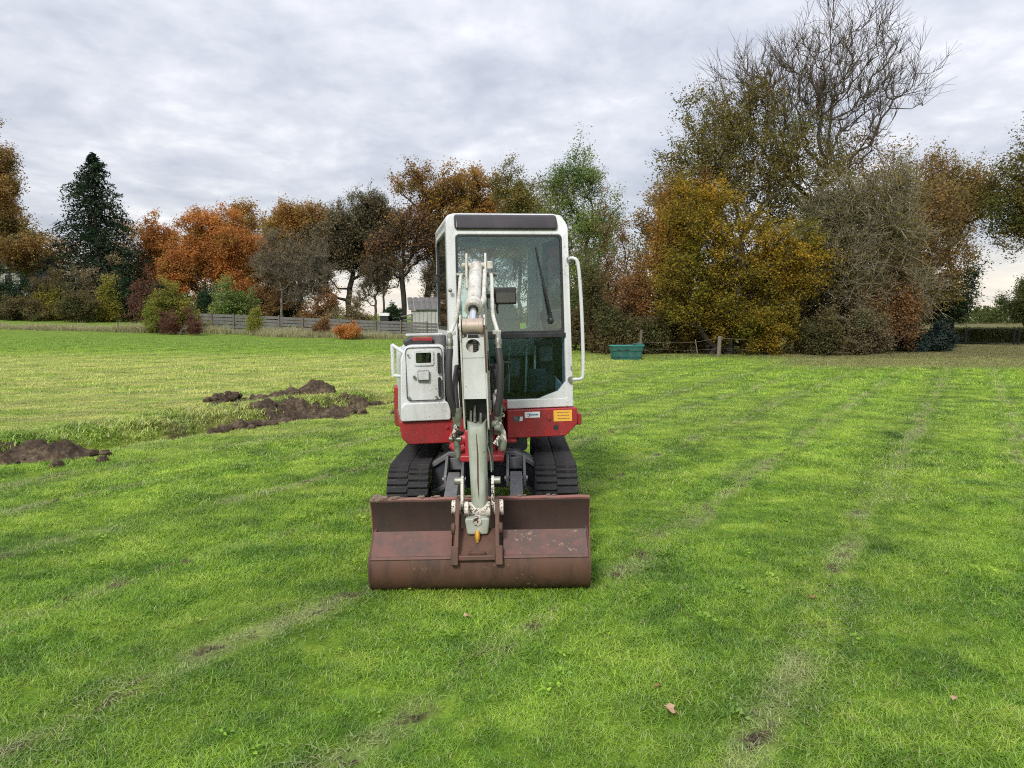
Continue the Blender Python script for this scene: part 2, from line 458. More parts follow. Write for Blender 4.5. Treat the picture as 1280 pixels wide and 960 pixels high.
BARK = {
    'grey': bark_mat('grey_bark', (0.085, 0.072, 0.056), (0.20, 0.175, 0.135)),
    'brown': bark_mat('brown_bark', (0.05, 0.04, 0.03), (0.125, 0.098, 0.072)),
    'pale': bark_mat('pale_lichen_bark', (0.17, 0.145, 0.105), (0.34, 0.30, 0.22)),
    'dark': bark_mat('dark_bark', (0.016, 0.013, 0.011), (0.05, 0.042, 0.035)),
}
LEAF = {
    'gold': leaf_mat('golden_leaves', [(0.0, (0.115, 0.106, 0.024)), (0.38, (0.23, 0.185, 0.033)), (0.66, (0.391, 0.269, 0.039)), (1.0, (0.69, 0.392, 0.044))]),
    'orange_gold': leaf_mat('orange_gold_leaves', [(0, (0.173, 0.108, 0.034)), (0.5, (0.372, 0.216, 0.054)), (1, (0.558, 0.324, 0.082))]),
    'copper': leaf_mat('copper_orange_leaves', [(0, (0.224, 0.089, 0.039)), (0.5, (0.482, 0.209, 0.067)), (1, (0.727, 0.403, 0.115))]),
    'oak': leaf_mat('brown_oak_leaves', [(0, (0.148, 0.091, 0.035)), (0.5, (0.334, 0.193, 0.061)), (1, (0.607, 0.35, 0.11))]),
    'russet': leaf_mat('russet_leaves', [(0, (0.116, 0.074, 0.039)), (0.5, (0.267, 0.151, 0.07)), (1, (0.46, 0.263, 0.12))]),
    'olive': leaf_mat('olive_leaves', [(0, (0.073, 0.073, 0.025)), (0.5, (0.185, 0.163, 0.052)), (1, (0.351, 0.278, 0.087))]),
    'tan': leaf_mat('tan_brown_leaves', [(0, (0.143, 0.099, 0.044)), (0.5, (0.286, 0.19, 0.073)), (1, (0.445, 0.298, 0.122))]),
    'green': leaf_mat('pale_green_leaves', [(0, (0.085, 0.122, 0.036)), (0.5, (0.193, 0.253, 0.081)), (1, (0.38, 0.409, 0.13))]),
    'yellowgreen': leaf_mat('yellow_green_leaves', [(0, (0.107, 0.121, 0.029)), (0.5, (0.27, 0.263, 0.061)), (1, (0.507, 0.43, 0.089))]),
    'darkgreen': leaf_mat('dark_green_leaves', [(0, (0.016, 0.029, 0.016)), (0.6, (0.042, 0.068, 0.034)), (1, (0.096, 0.13, 0.062))], 0.2),
    'conifer': leaf_mat('conifer_needles', [(0, (0.013, 0.025, 0.016)), (0.6, (0.034, 0.053, 0.032)), (1, (0.071, 0.099, 0.056))], 0.15),
    'bluegreen': leaf_mat('blue_green_leaves', [(0, (0.014, 0.025, 0.023)), (0.6, (0.038, 0.06, 0.053)), (1, (0.092, 0.126, 0.109))], 0.2),
    'greybrown': leaf_mat('grey_brown_leaves', [(0.0, (0.127, 0.101, 0.063)), (0.5, (0.24, 0.197, 0.114)), (1.0, (0.38, 0.316, 0.177))]),
    'darkbrown': leaf_mat('dark_hedge_leaves', [(0.0, (0.076, 0.063, 0.034)), (0.6, (0.159, 0.133, 0.063)), (1.0, (0.278, 0.215, 0.095))]),
    'redbrown': leaf_mat('red_brown_leaves', [(0, (0.097, 0.047, 0.035)), (0.5, (0.195, 0.099, 0.071)), (1, (0.306, 0.17, 0.125))]),
    'hedge': leaf_mat('trimmed_hedge_leaves', [(0, (0.038, 0.055, 0.018)), (0.6, (0.101, 0.123, 0.042)), (1, (0.211, 0.211, 0.076))]),
}


# ------------------------------------------------------------------ mesh helpers
def tag(o, label=None, cat=None, group=None, kind=None):
    if label: o['label'] = label
    if cat: o['category'] = cat
    if group: o['group'] = group
    if kind: o['kind'] = kind
    return o


def empty(name, loc=(0, 0, 0), rot=(0, 0, 0)):
    o = bpy.data.objects.new(name, None)
    o.location = loc
    o.rotation_euler = rot
    o.empty_display_size = 0.2
    COL.objects.link(o)
    return o


def link_mesh(name, me, mat=None, parent=None):
    if mat is not None and not me.materials:
        me.materials.append(mat)
    o = bpy.data.objects.new(name, me)
    COL.objects.link(o)
    if parent is not None:
        o.parent = parent
    return o


def np_mesh(name, verts, quads=None, tris=None, rnd=None, smooth=False, dry=None):
    me = bpy.data.meshes.new(name)
    verts = np.asarray(verts, dtype=np.float32)
    loops, starts, tot = [], [], 0
    nq = 0 if quads is None else len(quads)
    ntr = 0 if tris is None else len(tris)
    if nq:
        loops.append(np.asarray(quads, dtype=np.int32).ravel())
        starts.append(np.arange(nq, dtype=np.int32) * 4)
    if ntr:
        loops.append(np.asarray(tris, dtype=np.int32).ravel())
        starts.append(nq * 4 + np.arange(ntr, dtype=np.int32) * 3)
    loops = np.concatenate(loops)
    starts = np.concatenate(starts)
    me.vertices.add(len(verts))
    me.vertices.foreach_set('co', verts.ravel())
    me.loops.add(len(loops))
    me.loops.foreach_set('vertex_index', loops)
    me.polygons.add(len(starts))
    me.polygons.foreach_set('loop_start', starts)
    if rnd is not None:
        a = me.attributes.new('rnd', 'FLOAT', 'POINT')
        a.data.foreach_set('value', np.asarray(rnd, dtype=np.float32))
    if dry is not None:
        a = me.attributes.new('dry', 'FLOAT', 'POINT')
        a.data.foreach_set('value', np.asarray(dry, dtype=np.float32))
    if smooth:
        me.polygons.foreach_set('use_smooth', np.ones(len(starts), dtype=bool))
    me.update(calc_edges=True)
    return me


def fillet(pts, r, seg=4):
    """round the corners of a closed 2-D polygon; r is one radius or one per corner"""
    n = len(pts)
    rs = r if isinstance(r, (list, tuple)) else [r] * n
    out = []
    for i in range(n):
        p, a, b = Vector(pts[i]), Vector(pts[i - 1]), Vector(pts[(i + 1) % n])
        if rs[i] <= 0:
            out += [tuple(p)] * 1
            continue
        da, db = (a - p), (b - p)
        la, lb = da.length, db.length
        da.normalize(); db.normalize()
        cosang = max(-0.999, min(0.999, da.dot(db)))
        half = math.acos(cosang) / 2
        t = min(rs[i] / math.tan(half), la * 0.48, lb * 0.48)
        rr = t * math.tan(half)
        bis = (da + db).normalized()
        c = p + bis * (rr / math.sin(half))
        s, e = p + da * t - c, p + db * t - c
        a0 = math.atan2(s.y, s.x)
        a1 = math.atan2(e.y, e.x)
        dlt = (a1 - a0 + math.pi) % (2 * math.pi) - math.pi
        for k in range(seg + 1):
            ang = a0 + dlt * k / seg
            out.append((c.x + rr * math.cos(ang), c.y + rr * math.sin(ang)))
    return out


def place(axis, p, a):
    if axis == 'x': return (a, p[0], p[1])      # profile in (y, z)
    if axis == 'y': return (p[0], a, p[1])      # profile in (x, z)
    return (p[0], p[1], a)                      # profile in (x, y)


class MB:
    def __init__(self):
        self.v, self.f = [], []

    def add(self, vs_, fs_):
        k = len(self.v)
        self.v += [tuple(p) for p in vs_]
        self.f += [tuple(i + k for i in q) for q in fs_]
        return self

    def box(self, c, s, rot=None):
        h = [x / 2 for x in s]
        pts = [Vector((sx * h[0], sy * h[1], sz * h[2])) for sz in (-1, 1) for sy in (-1, 1) for sx in (-1, 1)]
        if rot is not None:
            mt = Euler(rot).to_matrix()
            pts = [mt @ p for p in pts]
        pts = [p + Vector(c) for p in pts]
        return self.add(pts, [(0, 2, 3, 1), (4, 5, 7, 6), (0, 1, 5, 4), (2, 6, 7, 3), (0, 4, 6, 2), (1, 3, 7, 5)])

    def prism(self, pts, axis, a, b):
        n = len(pts)
        vs_ = [place(axis, p, a) for p in pts] + [place(axis, p, b) for p in pts]
        fs_ = [tuple(range(n - 1, -1, -1)), tuple(range(n, 2 * n))]
        fs_ += [(i, (i + 1) % n, n + (i + 1) % n, n + i) for i in range(n)]
        return self.add(vs_, fs_)

    def ring(self, outer, inner, axis, a, b):
        n = len(outer)
        vs_ = [place(axis, p, a) for p in outer] + [place(axis, p, a) for p in inner] + [place(axis, p, b) for p in outer] + [place(axis, p, b) for p in inner]
        fs_ = []
        for i in range(n):
            j = (i + 1) % n
            fs_ += [(i, j, n + j, n + i), (2 * n + i, 3 * n + i, 3 * n + j, 2 * n + j),
                    (i, 2 * n + i, 2 * n + j, j), (n + i, n + j, 3 * n + j, 3 * n + i)]
        return self.add(vs_, fs_)

    def tube(self, path, r, n=8, cap=True):
        P = [Vector(p) for p in path]
        rs = r if isinstance(r, (list, tuple)) else [r] * len(P)
        up = None
        vs_, fs_ = [], []
        for i, p in enumerate(P):
            d = (P[min(i + 1, len(P) - 1)] - P[max(i - 1, 0)]).normalized()
            if up is None:
                up = Vector((0, 0, 1)) if abs(d.z) < 0.9 else Vector((1, 0, 0))
            sx = d.cross(up).normalized()
            up = sx.cross(d).normalized()
            for k in range(n):
                a = 2 * math.pi * k / n
                vs_.append(p + (sx * math.cos(a) + up * math.sin(a)) * rs[i])
        for i in range(len(P) - 1):
            for k in range(n):
                fs_.append((i * n + k, i * n + (k + 1) % n, (i + 1) * n + (k + 1) % n, (i + 1) * n + k))
        if cap:
            fs_.append(tuple(range(n - 1, -1, -1)))
            fs_.append(tuple((len(P) - 1) * n + k for k in range(n)))
        return self.add(vs_, fs_)

    def cyl(self, p0, p1, r, n=20):
        return self.tube([p0, p1], r, n)

    def curve(self, pts, r, n=8, seg=6):
        """tube along a Catmull-Rom curve through pts"""
        P = [Vector(p) for p in pts]
        Q = [P[0] * 2 - P[1]] + P + [P[-1] * 2 - P[-2]]
        path = []
        for i in range(1, len(Q) - 2):
            for k in range(seg):
                t = k / seg
                a, b, c, d = Q[i - 1], Q[i], Q[i + 1], Q[i + 2]
                path.append(0.5 * ((2 * b) + (c - a) * t + (2 * a - 5 * b + 4 * c - d) * t * t + (3 * b - a - 3 * c + d) * t ** 3))
        path.append(P[-1])
        return self.tube(path, r, n)

    def ball(self, c, r, nu=12, nv=8, jit=0.0, rng=None):
        rr = r if isinstance(r, (tuple, list)) else (r, r, r)
        vs_ = [(c[0], c[1], c[2] + rr[2])]
        for j in range(1, nv):
            th = math.pi * j / nv
            for i in range(nu):
                ph = 2 * math.pi * i / nu
                k = 1 + (rng.uniform(-jit, jit) if rng else 0)
                vs_.append((c[0] + rr[0] * k * math.sin(th) * math.cos(ph), c[1] + rr[1] * k * math.sin(th) * math.sin(ph), c[2] + rr[2] * k * math.cos(th)))
        vs_.append((c[0], c[1], c[2] - rr[2]))
        fs_ = [(0, 1 + i, 1 + (i + 1) % nu) for i in range(nu)]
        for j in range(nv - 2):
            for i in range(nu):
                a, b = 1 + j * nu + i, 1 + j * nu + (i + 1) % nu
                fs_.append((a, a + nu, b + nu, b))
        last = len(vs_) - 1
        k0 = 1 + (nv - 2) * nu
        fs_ += [(last, k0 + (i + 1) % nu, k0 + i) for i in range(nu)]
        return self.add(vs_, fs_)

    def warp(self, fn):
        self.v = [tuple(fn(Vector(p))) for p in self.v]
        return self

    def build(self, name, mat, parent=None, bevel=0.0, angle=35, xf=None, seg=2):
        if xf is not None:
            self.v = [tuple(xf @ Vector(p)) for p in self.v]
        me = bpy.data.meshes.new(name)
        me.from_pydata(self.v, [], self.f)
        me.validate()
        import bmesh
        bm = bmesh.new()
        bm.from_mesh(me)
        bmesh.ops.recalc_face_normals(bm, faces=bm.faces)
        bm.to_mesh(me)
        bm.free()
        me.polygons.foreach_set('use_smooth', [True] * len(me.polygons))
        me.set_sharp_from_angle(angle=R(angle))
        o = link_mesh(name, me, mat, parent)
        if bevel:
            b = o.modifiers.new('bevel', 'BEVEL')
            b.width = bevel
            b.segments = seg
            b.limit_method = 'ANGLE'
            b.angle_limit = R(angle)
            b.harden_normals = True
        return o


# ------------------------------------------------------------------ numpy value noise
_rs = np.random.RandomState(5)
_LAT = _rs.rand(256, 256).astype(np.float64)


def vnoise(x, y):
    xi, yi = np.floor(x).astype(int), np.floor(y).astype(int)
    fx, fy = x - xi, y - yi
    fx, fy = fx * fx * (3 - 2 * fx), fy * fy * (3 - 2 * fy)
    a, b = _LAT[xi & 255, yi & 255], _LAT[(xi + 1) & 255, yi & 255]
    c, d = _LAT[xi & 255, (yi + 1) & 255], _LAT[(xi + 1) & 255, (yi + 1) & 255]
    return (a * (1 - fx) + b * fx) * (1 - fy) + (c * (1 - fx) + d * fx) * fy - 0.5


def fbm(x, y, o=4):
    s, amp = 0, 1.0
    for k in range(o):
        s = s + amp * vnoise(x * 2 ** k + 17.3 * k, y * 2 ** k + 9.1 * k)
        amp *= 0.5
    return s


def sst(x, a, b):
    t = np.clip((x - a) / (b - a), 0, 1)
    return t * t * (3 - 2 * t)


TR_P, TR_D = np.array([-5.45, 9.2]), np.array([0.498, 0.867])   # trench: a point on it and its direction


def trench(X, Y):
    rx, ry = X - TR_P[0], Y - TR_P[1]
    along = rx * TR_D[0] + ry * TR_D[1]
    across = rx * TR_D[1] - ry * TR_D[0]       # positive on the camera's side
    return along, across


def height(X, Y):
    X, Y = np.asarray(X, float), np.asarray(Y, float)
    far = np.clip((Y - 30) / 30, 0, 2.0)
    left = 0.15 * sst(-X, -12, 4) + 0.0215 * np.clip(-X, 0, 60)
    z = far * left
    z = z + 0.05 * fbm(X * 0.35, Y * 0.35, 3) * sst(np.hypot(X + 0.2, Y - 6.4), 2.2, 5.0)
    near = sst(Y, 30, 12)
    calm = sst(np.maximum(np.abs(X + 0.2) / 1.0, np.abs(Y - 5.9) / 1.9), 0.9, 1.4)
    z = z + near * calm * 0.022 * fbm(X * 2.1, Y * 2.1, 3)
    al, ac = trench(X, Y)
    seg = sst(al, -3.6, -2.2) * sst(al, 7.4, 6.0)
    ac = ac + 0.25 * fbm(X * 0.9, Y * 0.9, 2)
    z = z + seg * (-0.13 * np.exp(-(ac / 0.22) ** 2) + 0.20 * np.exp(-((ac + 0.75) / 0.5) ** 2))
    return z


def h1(x, y):
    return float(height(np.array([x]), np.array([y]))[0])


# ------------------------------------------------------------------ the ground: one sheet out to the horizon
def grow(a, b, start, k):
    out, s = [a], start
    while out[-1] < b:
        s *= k
        out.append(out[-1] + s)
    return out


xs = np.arange(-13.0, 13.01, 0.15)
xr = np.array(grow(13.0, 900, 0.13, 1.11))[1:]
gx = np.concatenate([-xr[::-1], xs, xr])
ys = np.arange(2.0, 18.01, 0.15)
yr = np.array(grow(18.0, 1500, 0.13, 1.06))[1:]
yb = 2.0 - np.array(grow(0, 300, 0.10, 1.16))[1:]
gy = np.concatenate([yb[::-1], ys, yr])
GX, GY = np.meshgrid(gx, gy)
GZ = height(GX, GY)
nx, ny = len(gx), len(gy)
idx = np.arange(nx * ny).reshape(ny, nx)
q = np.stack([idx[:-1, :-1].ravel(), idx[:-1, 1:].ravel(), idx[1:, 1:].ravel(), idx[1:, :-1].ravel()], 1)
me = np_mesh('ground', np.stack([GX.ravel(), GY.ravel(), GZ.ravel()], 1), q, smooth=True)
tag(link_mesh('ground', me, ground_mat()), 'mown green lawn and field reaching to the trees', None, None, 'structure')


# ------------------------------------------------------------------ grass blades
def tuft_mesh(name, seed, n, rad, h0, h1_, wid, lean=0.6, seg=2):
    """a little patch of bent blades; attribute rnd rises from the root to the tip"""
    r = np.random.RandomState(seed)
    a = r.rand(n) * 2 * np.pi
    d = np.sqrt(r.rand(n)) * rad
    bx, by = d * np.cos(a), d * np.sin(a)
    hgt = h0 + (h1_ - h0) * r.rand(n) ** 1.3
    dirn = r.rand(n) * 2 * np.pi
    ln = lean * (0.25 + r.rand(n))
    face = dirn + np.pi / 2 + r.randn(n) * 0.5
    wd = wid * (0.7 + 0.6 * r.rand(n))
    sh = r.rand(n)
    dd = (r.rand(n) < 0.09) * (0.5 + 0.5 * r.rand(n))
    V, Q, T, A, D = [], [], [], [], []
    for i in range(n):
        k = len(V)
        fx_, fy_ = math.cos(face[i]), math.sin(face[i])
        for j in range(seg + 1):
            t = j / seg
            off = ln[i] * hgt[i] * t * t
            px_, py_ = bx[i] + off * math.cos(dirn[i]), by[i] + off * math.sin(dirn[i])
            pz_ = hgt[i] * t * (1 - 0.25 * ln[i] * t) - 0.008
            wj = wd[i] * (1 - 0.55 * t)
            if j < seg:
                V += [(px_ - fx_ * wj / 2, py_ - fy_ * wj / 2, pz_), (px_ + fx_ * wj / 2, py_ + fy_ * wj / 2, pz_)]
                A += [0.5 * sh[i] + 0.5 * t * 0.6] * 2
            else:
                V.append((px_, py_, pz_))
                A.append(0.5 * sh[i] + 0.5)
        D += [dd[i]] * (2 * seg + 1)
        for j in range(seg - 1):
            Q.append((k + 2 * j, k + 2 * j + 1, k + 2 * j + 3, k + 2 * j + 2))
        e = k + 2 * (seg - 1)
        T.append((e, e + 1, e + 2))
    return np_mesh(name, V, Q if Q else None, T, A, dry=D)


def weed_mesh(name, seed, n, rad):
    """rosette of small broad leaves (clover, dandelion)"""
    r = np.random.RandomState(seed)
    V, Q, A = [], [], []
    for i in range(n):
        a = r.rand() * 6.283
        d = rad * math.sqrt(r.rand())
        c = Vector((d * math.cos(a), d * math.sin(a), 0.012 + 0.025 * r.rand()))
        L, W = 0.010 + 0.010 * r.rand(), 0.005 + 0.005 * r.rand()
        mt = Euler((r.randn() * 0.45, r.randn() * 0.45, r.rand() * 6.283)).to_matrix()
        k = len(V)
        for p in ((0, -L, 0), (W, 0, 0.003), (0, L, -0.002), (-W, 0, 0.003)):
            V.append(tuple(c + mt @ Vector(p)))
        Q.append((k, k + 1, k + 2, k + 3))
        A += [0.25 + 0.6 * r.rand()] * 4
    return np_mesh(name, V, Q, None, A)


def proto_collection(name, meshes, mat):
    c = bpy.data.collections.new(name)
    for m_ in meshes:
        m_.materials.append(mat)
        c.objects.link(bpy.data.objects.new(m_.name, m_))
    return c


def scatter(name, pts, rotz, scl, pick, coll, label):
    me_ = bpy.data.meshes.new(name)
    me_.vertices.add(len(pts))
    me_.vertices.foreach_set('co', np.asarray(pts, np.float32).ravel())
    for nm, val, ty in (('rz', rotz, 'FLOAT'), ('sc', scl, 'FLOAT'), ('pk', pick, 'INT')):
        at = me_.attributes.new(nm, ty, 'POINT')
        at.data.foreach_set('value', np.asarray(val, np.int32 if ty == 'INT' else np.float32))
    o = link_mesh(name, me_)
    g = bpy.data.node_groups.new(name, 'GeometryNodeTree')
    g.interface.new_socket('Geometry', in_out='INPUT', socket_type='NodeSocketGeometry')
    g.interface.new_socket('Geometry', in_out='OUTPUT', socket_type='NodeSocketGeometry')
    N = g.nodes.new
    gi, go = N('NodeGroupInput'), N('NodeGroupOutput')
    ci = N('GeometryNodeCollectionInfo')
    ci.inputs[0].default_value = coll
    ci.inputs['Separate Children'].default_value = True
    ci.inputs['Reset Children'].default_value = True
    ip = N('GeometryNodeInstanceOnPoints')
    ip.inputs['Pick Instance'].default_value = True
    ats = []
    for nm, ty in (('rz', 'FLOAT'), ('sc', 'FLOAT'), ('pk', 'INT')):
        a = N('GeometryNodeInputNamedAttribute')
        a.data_type = ty
        a.inputs[0].default_value = nm
        ats.append(a.outputs[0])
    cx = N('ShaderNodeCombineXYZ')
    L = g.links.new
    L(ats[0], cx.inputs[2])
    L(gi.outputs[0], ip.inputs['Points'])
    L(ci.outputs[0], ip.inputs['Instance'])
    L(ats[2], ip.inputs['Instance Index'])
    L(cx.outputs[0], ip.inputs['Rotation'])
    L(ats[1], ip.inputs['Scale'])
    L(ip.outputs[0], go.inputs[0])
    md = o.modifiers.new('grass', 'NODES')
    md.node_group = g
    tag(o, label, 'grass', None, 'stuff')
    return o


def soil_mask(X, Y):
    al, ac = trench(X, Y)
    ac = ac + 0.25 * fbm(X * 0.9, Y * 0.9, 2)
    return (np.abs(ac) < 0.2) & (al > -3.0) & (al < 6.4) & (fbm(X * 1.5, Y * 1.5, 2) > 0.12)


MOUNDS = [(-3.35, 12.6, 0.95, 0.55, 0.30), (-5.55, 8.75, 0.75, 0.42, 0.20), (-4.1, 13.9, 0.85, 0.4, 0.24)]


def under_machine(X, Y):
    t1 = (np.abs(X + 0.75) < 0.15) & (Y > 5.5) & (Y < 7.3)
    t2 = (np.abs(X - 0.31) < 0.15) & (Y > 5.5) & (Y < 7.3)
    b = (np.abs(X + 0.185) < 0.64) & (Y > 4.46) & (Y < 5.04)
    m_ = t1 | t2 | b
    for (mx_, my_, a_, b_, _) in MOUNDS:
        m_ |= ((X - mx_) / (a_ * 0.6)) ** 2 + ((Y - my_) / (b_ * 0.6)) ** 2 < 1
    return m_


def band(y0, y1, dens, seed, sc0, sc1, npk, power=1.0):
    r = np.random.RandomState(seed)
    half = lambda y: 0.72 * y + 1.6
    area = (y1 - y0) * (half(y0) + half(y1))
    n = int(area * dens)
    Y = y0 + (y1 - y0) * r.rand(int(n * 1.4))
    keep = r.rand(len(Y)) < half(Y) / half(y1)
    Y = Y[keep][:n]
    X = (r.rand(len(Y)) * 2 - 1) * half(Y)
    ok = ~(under_machine(X, Y) | soil_mask(X, Y))
    # thinner grass on the scraped mowing lines
    u = X - 0.6 * Y + 0.35 * fbm(X * 0.5, Y * 0.5, 2)
    fr_ = np.abs(((u - 0.65) / 1.42) % 1.0 - 0.0)
    fr_ = np.minimum(fr_, 1 - fr_) * 1.42
    ok &= ~((fr_ < 0.15) & (fbm(X * 1.4, Y * 1.4, 3) > 0.02) & (r.rand(len(X)) < 0.5))
    X, Y = X[ok], Y[ok]
    sc = sc0 + (sc1 - sc0) * r.rand(len(X))
    sc *= 0.8 + 0.7 * np.clip(fbm(X * 0.8 + 3, Y * 0.8, 3) + 0.3, 0, 1)
    al, ac = trench(X, Y)
    bank = sst(al, -3.4, -2.4) * sst(al, 7, 5.6) * np.exp(-((ac + 0.75) / 0.55) ** 2)
    sc *= 1 + 1.1 * bank
    pk = r.randint(0, npk, len(X))
    return np.stack([X, Y, height(X, Y)], 1), r.rand(len(X)) * 6.283, sc, pk


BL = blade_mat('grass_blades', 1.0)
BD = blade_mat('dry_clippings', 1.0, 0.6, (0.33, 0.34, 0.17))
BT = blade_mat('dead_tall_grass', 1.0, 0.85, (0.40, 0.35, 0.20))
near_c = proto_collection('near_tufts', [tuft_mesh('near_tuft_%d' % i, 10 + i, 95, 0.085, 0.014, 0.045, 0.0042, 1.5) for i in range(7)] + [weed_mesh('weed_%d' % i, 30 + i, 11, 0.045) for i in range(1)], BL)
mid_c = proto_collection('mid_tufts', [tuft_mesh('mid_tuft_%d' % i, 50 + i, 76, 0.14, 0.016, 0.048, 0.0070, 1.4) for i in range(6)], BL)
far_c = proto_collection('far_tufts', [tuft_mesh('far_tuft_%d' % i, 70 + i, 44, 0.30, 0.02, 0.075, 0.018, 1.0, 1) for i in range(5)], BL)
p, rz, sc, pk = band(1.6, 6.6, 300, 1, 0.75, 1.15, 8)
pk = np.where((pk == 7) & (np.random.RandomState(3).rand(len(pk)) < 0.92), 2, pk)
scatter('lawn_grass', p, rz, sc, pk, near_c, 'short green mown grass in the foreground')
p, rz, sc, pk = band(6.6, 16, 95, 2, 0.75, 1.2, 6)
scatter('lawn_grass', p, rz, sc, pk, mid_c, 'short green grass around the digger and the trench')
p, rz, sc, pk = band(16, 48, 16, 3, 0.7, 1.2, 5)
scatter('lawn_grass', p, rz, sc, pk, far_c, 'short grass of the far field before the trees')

# clippings lying along the mowing lines and over the hay-pale field
clip_c = proto_collection('clipping_tufts', [tuft_mesh('clipping_%d' % i, 90 + i, 30, 0.11, 0.008, 0.018, 0.0034, 3.0) for i in range(4)], BD)
r = np.random.RandomState(8)
C = []
for k in range(-7, 6):
    u0 = 0.65 + 1.42 * k
    Y = 2.0 + 20 * r.rand(520) ** 1.3
    X = u0 + 0.6 * Y + r.randn(520) * 0.10 - 0.35 * fbm((u0 + 0.6 * Y) * 0.5, Y * 0.5, 2)
    ok = (np.abs(X) < 0.72 * Y + 1) & (fbm(X * 1.0 + 31, Y * 1.0, 3) > -0.02) & ~under_machine(X, Y) & ~((np.abs(X + 0.2) < 0.95) & (Y > 4.3) & (Y < 7.6))
    C.append(np.stack([X[ok], Y[ok]], 1))
Y = 11 + 22 * r.rand(2600)
X = -0.72 * Y + (0.72 * Y - 1) * r.rand(2600)
al, ac = trench(X, Y)
ok = (ac < -1.3) & (fbm(X * 0.7 + 11, Y * 0.7, 3) > -0.05)
C.append(np.stack([X[ok], Y[ok]], 1))
C = np.concatenate(C)
cz = height(C[:, 0], C[:, 1]) + 0.018
scatter('grass_clippings', np.column_stack([C, cz]), r.rand(len(C)) * 6.28, 0.8 + 0.9 * r.rand(len(C)) + 0.05 * C[:, 1], r.randint(0, 4, len(C)), clip_c, 'pale drying grass clippings strewn along the mowing lines')

# tall dead grass of the verge along the far left boundary
tall_c = proto_collection('tall_tufts', [tuft_mesh('tall_tuft_%d' % i, 120 + i, 60, 0.35, 0.25, 0.75, 0.022, 0.8, 2) for i in range(4)], BT)
X = -46 + 43 * r.rand(1500)
Y = 53.5 + 3.5 * r.rand(1500) ** 1.5 + 0.05 * (-X)
Y2 = np.where(X > -26, Y - 3.0 * sst(X, -26, -14), Y)
ok = fbm(X * 0.4, Y * 0.4, 3) > -0.28
X, Y2 = X[ok], Y2[ok]
scatter('verge_grass', np.stack([X, Y2, height(X, Y2)], 1), r.rand(len(X)) * 6.28, (0.45 + 0.7 * r.rand(len(X))) * (0.7 + 0.9 * np.clip(fbm(X * 0.25, Y2 * 0.3, 2) + 0.3, 0, 1)), r.randint(0, 4, len(X)), tall_c, 'tall straw coloured dead grass along the fence line')


# ------------------------------------------------------------------ soil heaps
def soil_heap(name, cx, cy, a, b, hh, rot, seed, label):
    rg = np.random.RandomState(seed)
    n = 72
    t = np.linspace(-1.15, 1.15, n)
    U, W = np.meshgrid(t, t)
    rr = np.hypot(U, W)
    base = np.clip(1 - rr ** 2, -0.4, 1)
    lx, ly = U * a, W * b
    ca, sa = math.cos(rot), math.sin(rot)
    X, Y = cx + lx * ca - ly * sa, cy + lx * sa + ly * ca
    nz = fbm(X * 2.2 + seed, Y * 2.2, 5)
    rg_ = 1 - np.abs(fbm(X * 3.4 + 7 * seed, Y * 3.4, 4)) * 2.0
    edge = base + 0.9 * fbm(X * 1.9 + 3 * seed, Y * 1.9, 4)
    Z = hh * (np.clip(edge, -0.3, 1) * (0.55 + 0.8 * nz) + 0.55 * (rg_ - 0.35) * np.clip(edge + 0.25, 0, 1)) + 0.10 * np.abs(fbm(X * 6.5, Y * 6.5, 4)) + 0.04 * fbm(X * 17, Y * 17, 3) - 0.03
    Z = np.where(rr > 0.97, -0.12, Z)
    G = height(X, Y)
    o = empty(name, (cx, cy, h1(cx, cy)))
    ii = np.arange(n * n).reshape(n, n)
    qq = np.stack([ii[:-1, :-1].ravel(), ii[:-1, 1:].ravel(), ii[1:, 1:].ravel(), ii[1:, :-1].ravel()], 1)
    me_ = np_mesh('heap', np.stack([(X - cx).ravel(), (Y - cy).ravel(), (G + Z - h1(cx, cy)).ravel()], 1), qq)
    link_mesh('heap', me_, MAT['soil'], o)
    rr_ = random.Random(seed)
    for k in range(44):
        aa, dd = rr_.uniform(0, 6.28), rr_.uniform(0.3, 1.5)
        x, y = a * dd * math.cos(aa), b * dd * math.sin(aa)
        x, y = x * ca - y * sa, x * sa + y * ca
        s = (0.015 + 0.085 * rr_.random() ** 2.2) * (0.6 + 0.4 * hh / 0.3)
        z = h1(cx + x, cy + y) - h1(cx, cy) + max(0, hh * (1 - dd * dd) * 0.5) + s * 0.3
        MB().ball((x, y, z), (s, s * rr_.uniform(.7, 1.2), s * 0.7), 8, 5, 0.22, rr_).build('clod', MAT['soil'], o, angle=20)
    return tag(o, label, 'soil heap')


soil_heap('soil_heap', -3.35, 12.7, 1.0, 0.50, 0.25, 0.25, 3, 'largest dark dug soil heap left of the digger beside the trench')
soil_heap('soil_heap', -5.6, 8.7, 0.85, 0.42, 0.19, 0.15, 9, 'dark soil heap cut off by the left edge of the photo')
soil_heap('soil_heap', -4.15, 14.0, 0.95, 0.40, 0.22, 0.05, 14, 'long low soil heap behind the largest heap')
soil_heap('soil_heap', -5.45, 14.6, 0.36, 0.22, 0.26, 0.5, 21, 'small round soil clump standing apart left of the heaps')
soil_heap('soil_heap', -3.95, 11.15, 0.55, 0.16, 0.11, 0.95, 27, 'thin crumbled soil ridge along the trench just left of the largest heap')
soil_heap('soil_heap', -2.75, 14.1, 0.55, 0.22, 0.18, 0.6, 33, 'small soil ridge at the trench end nearest the digger')


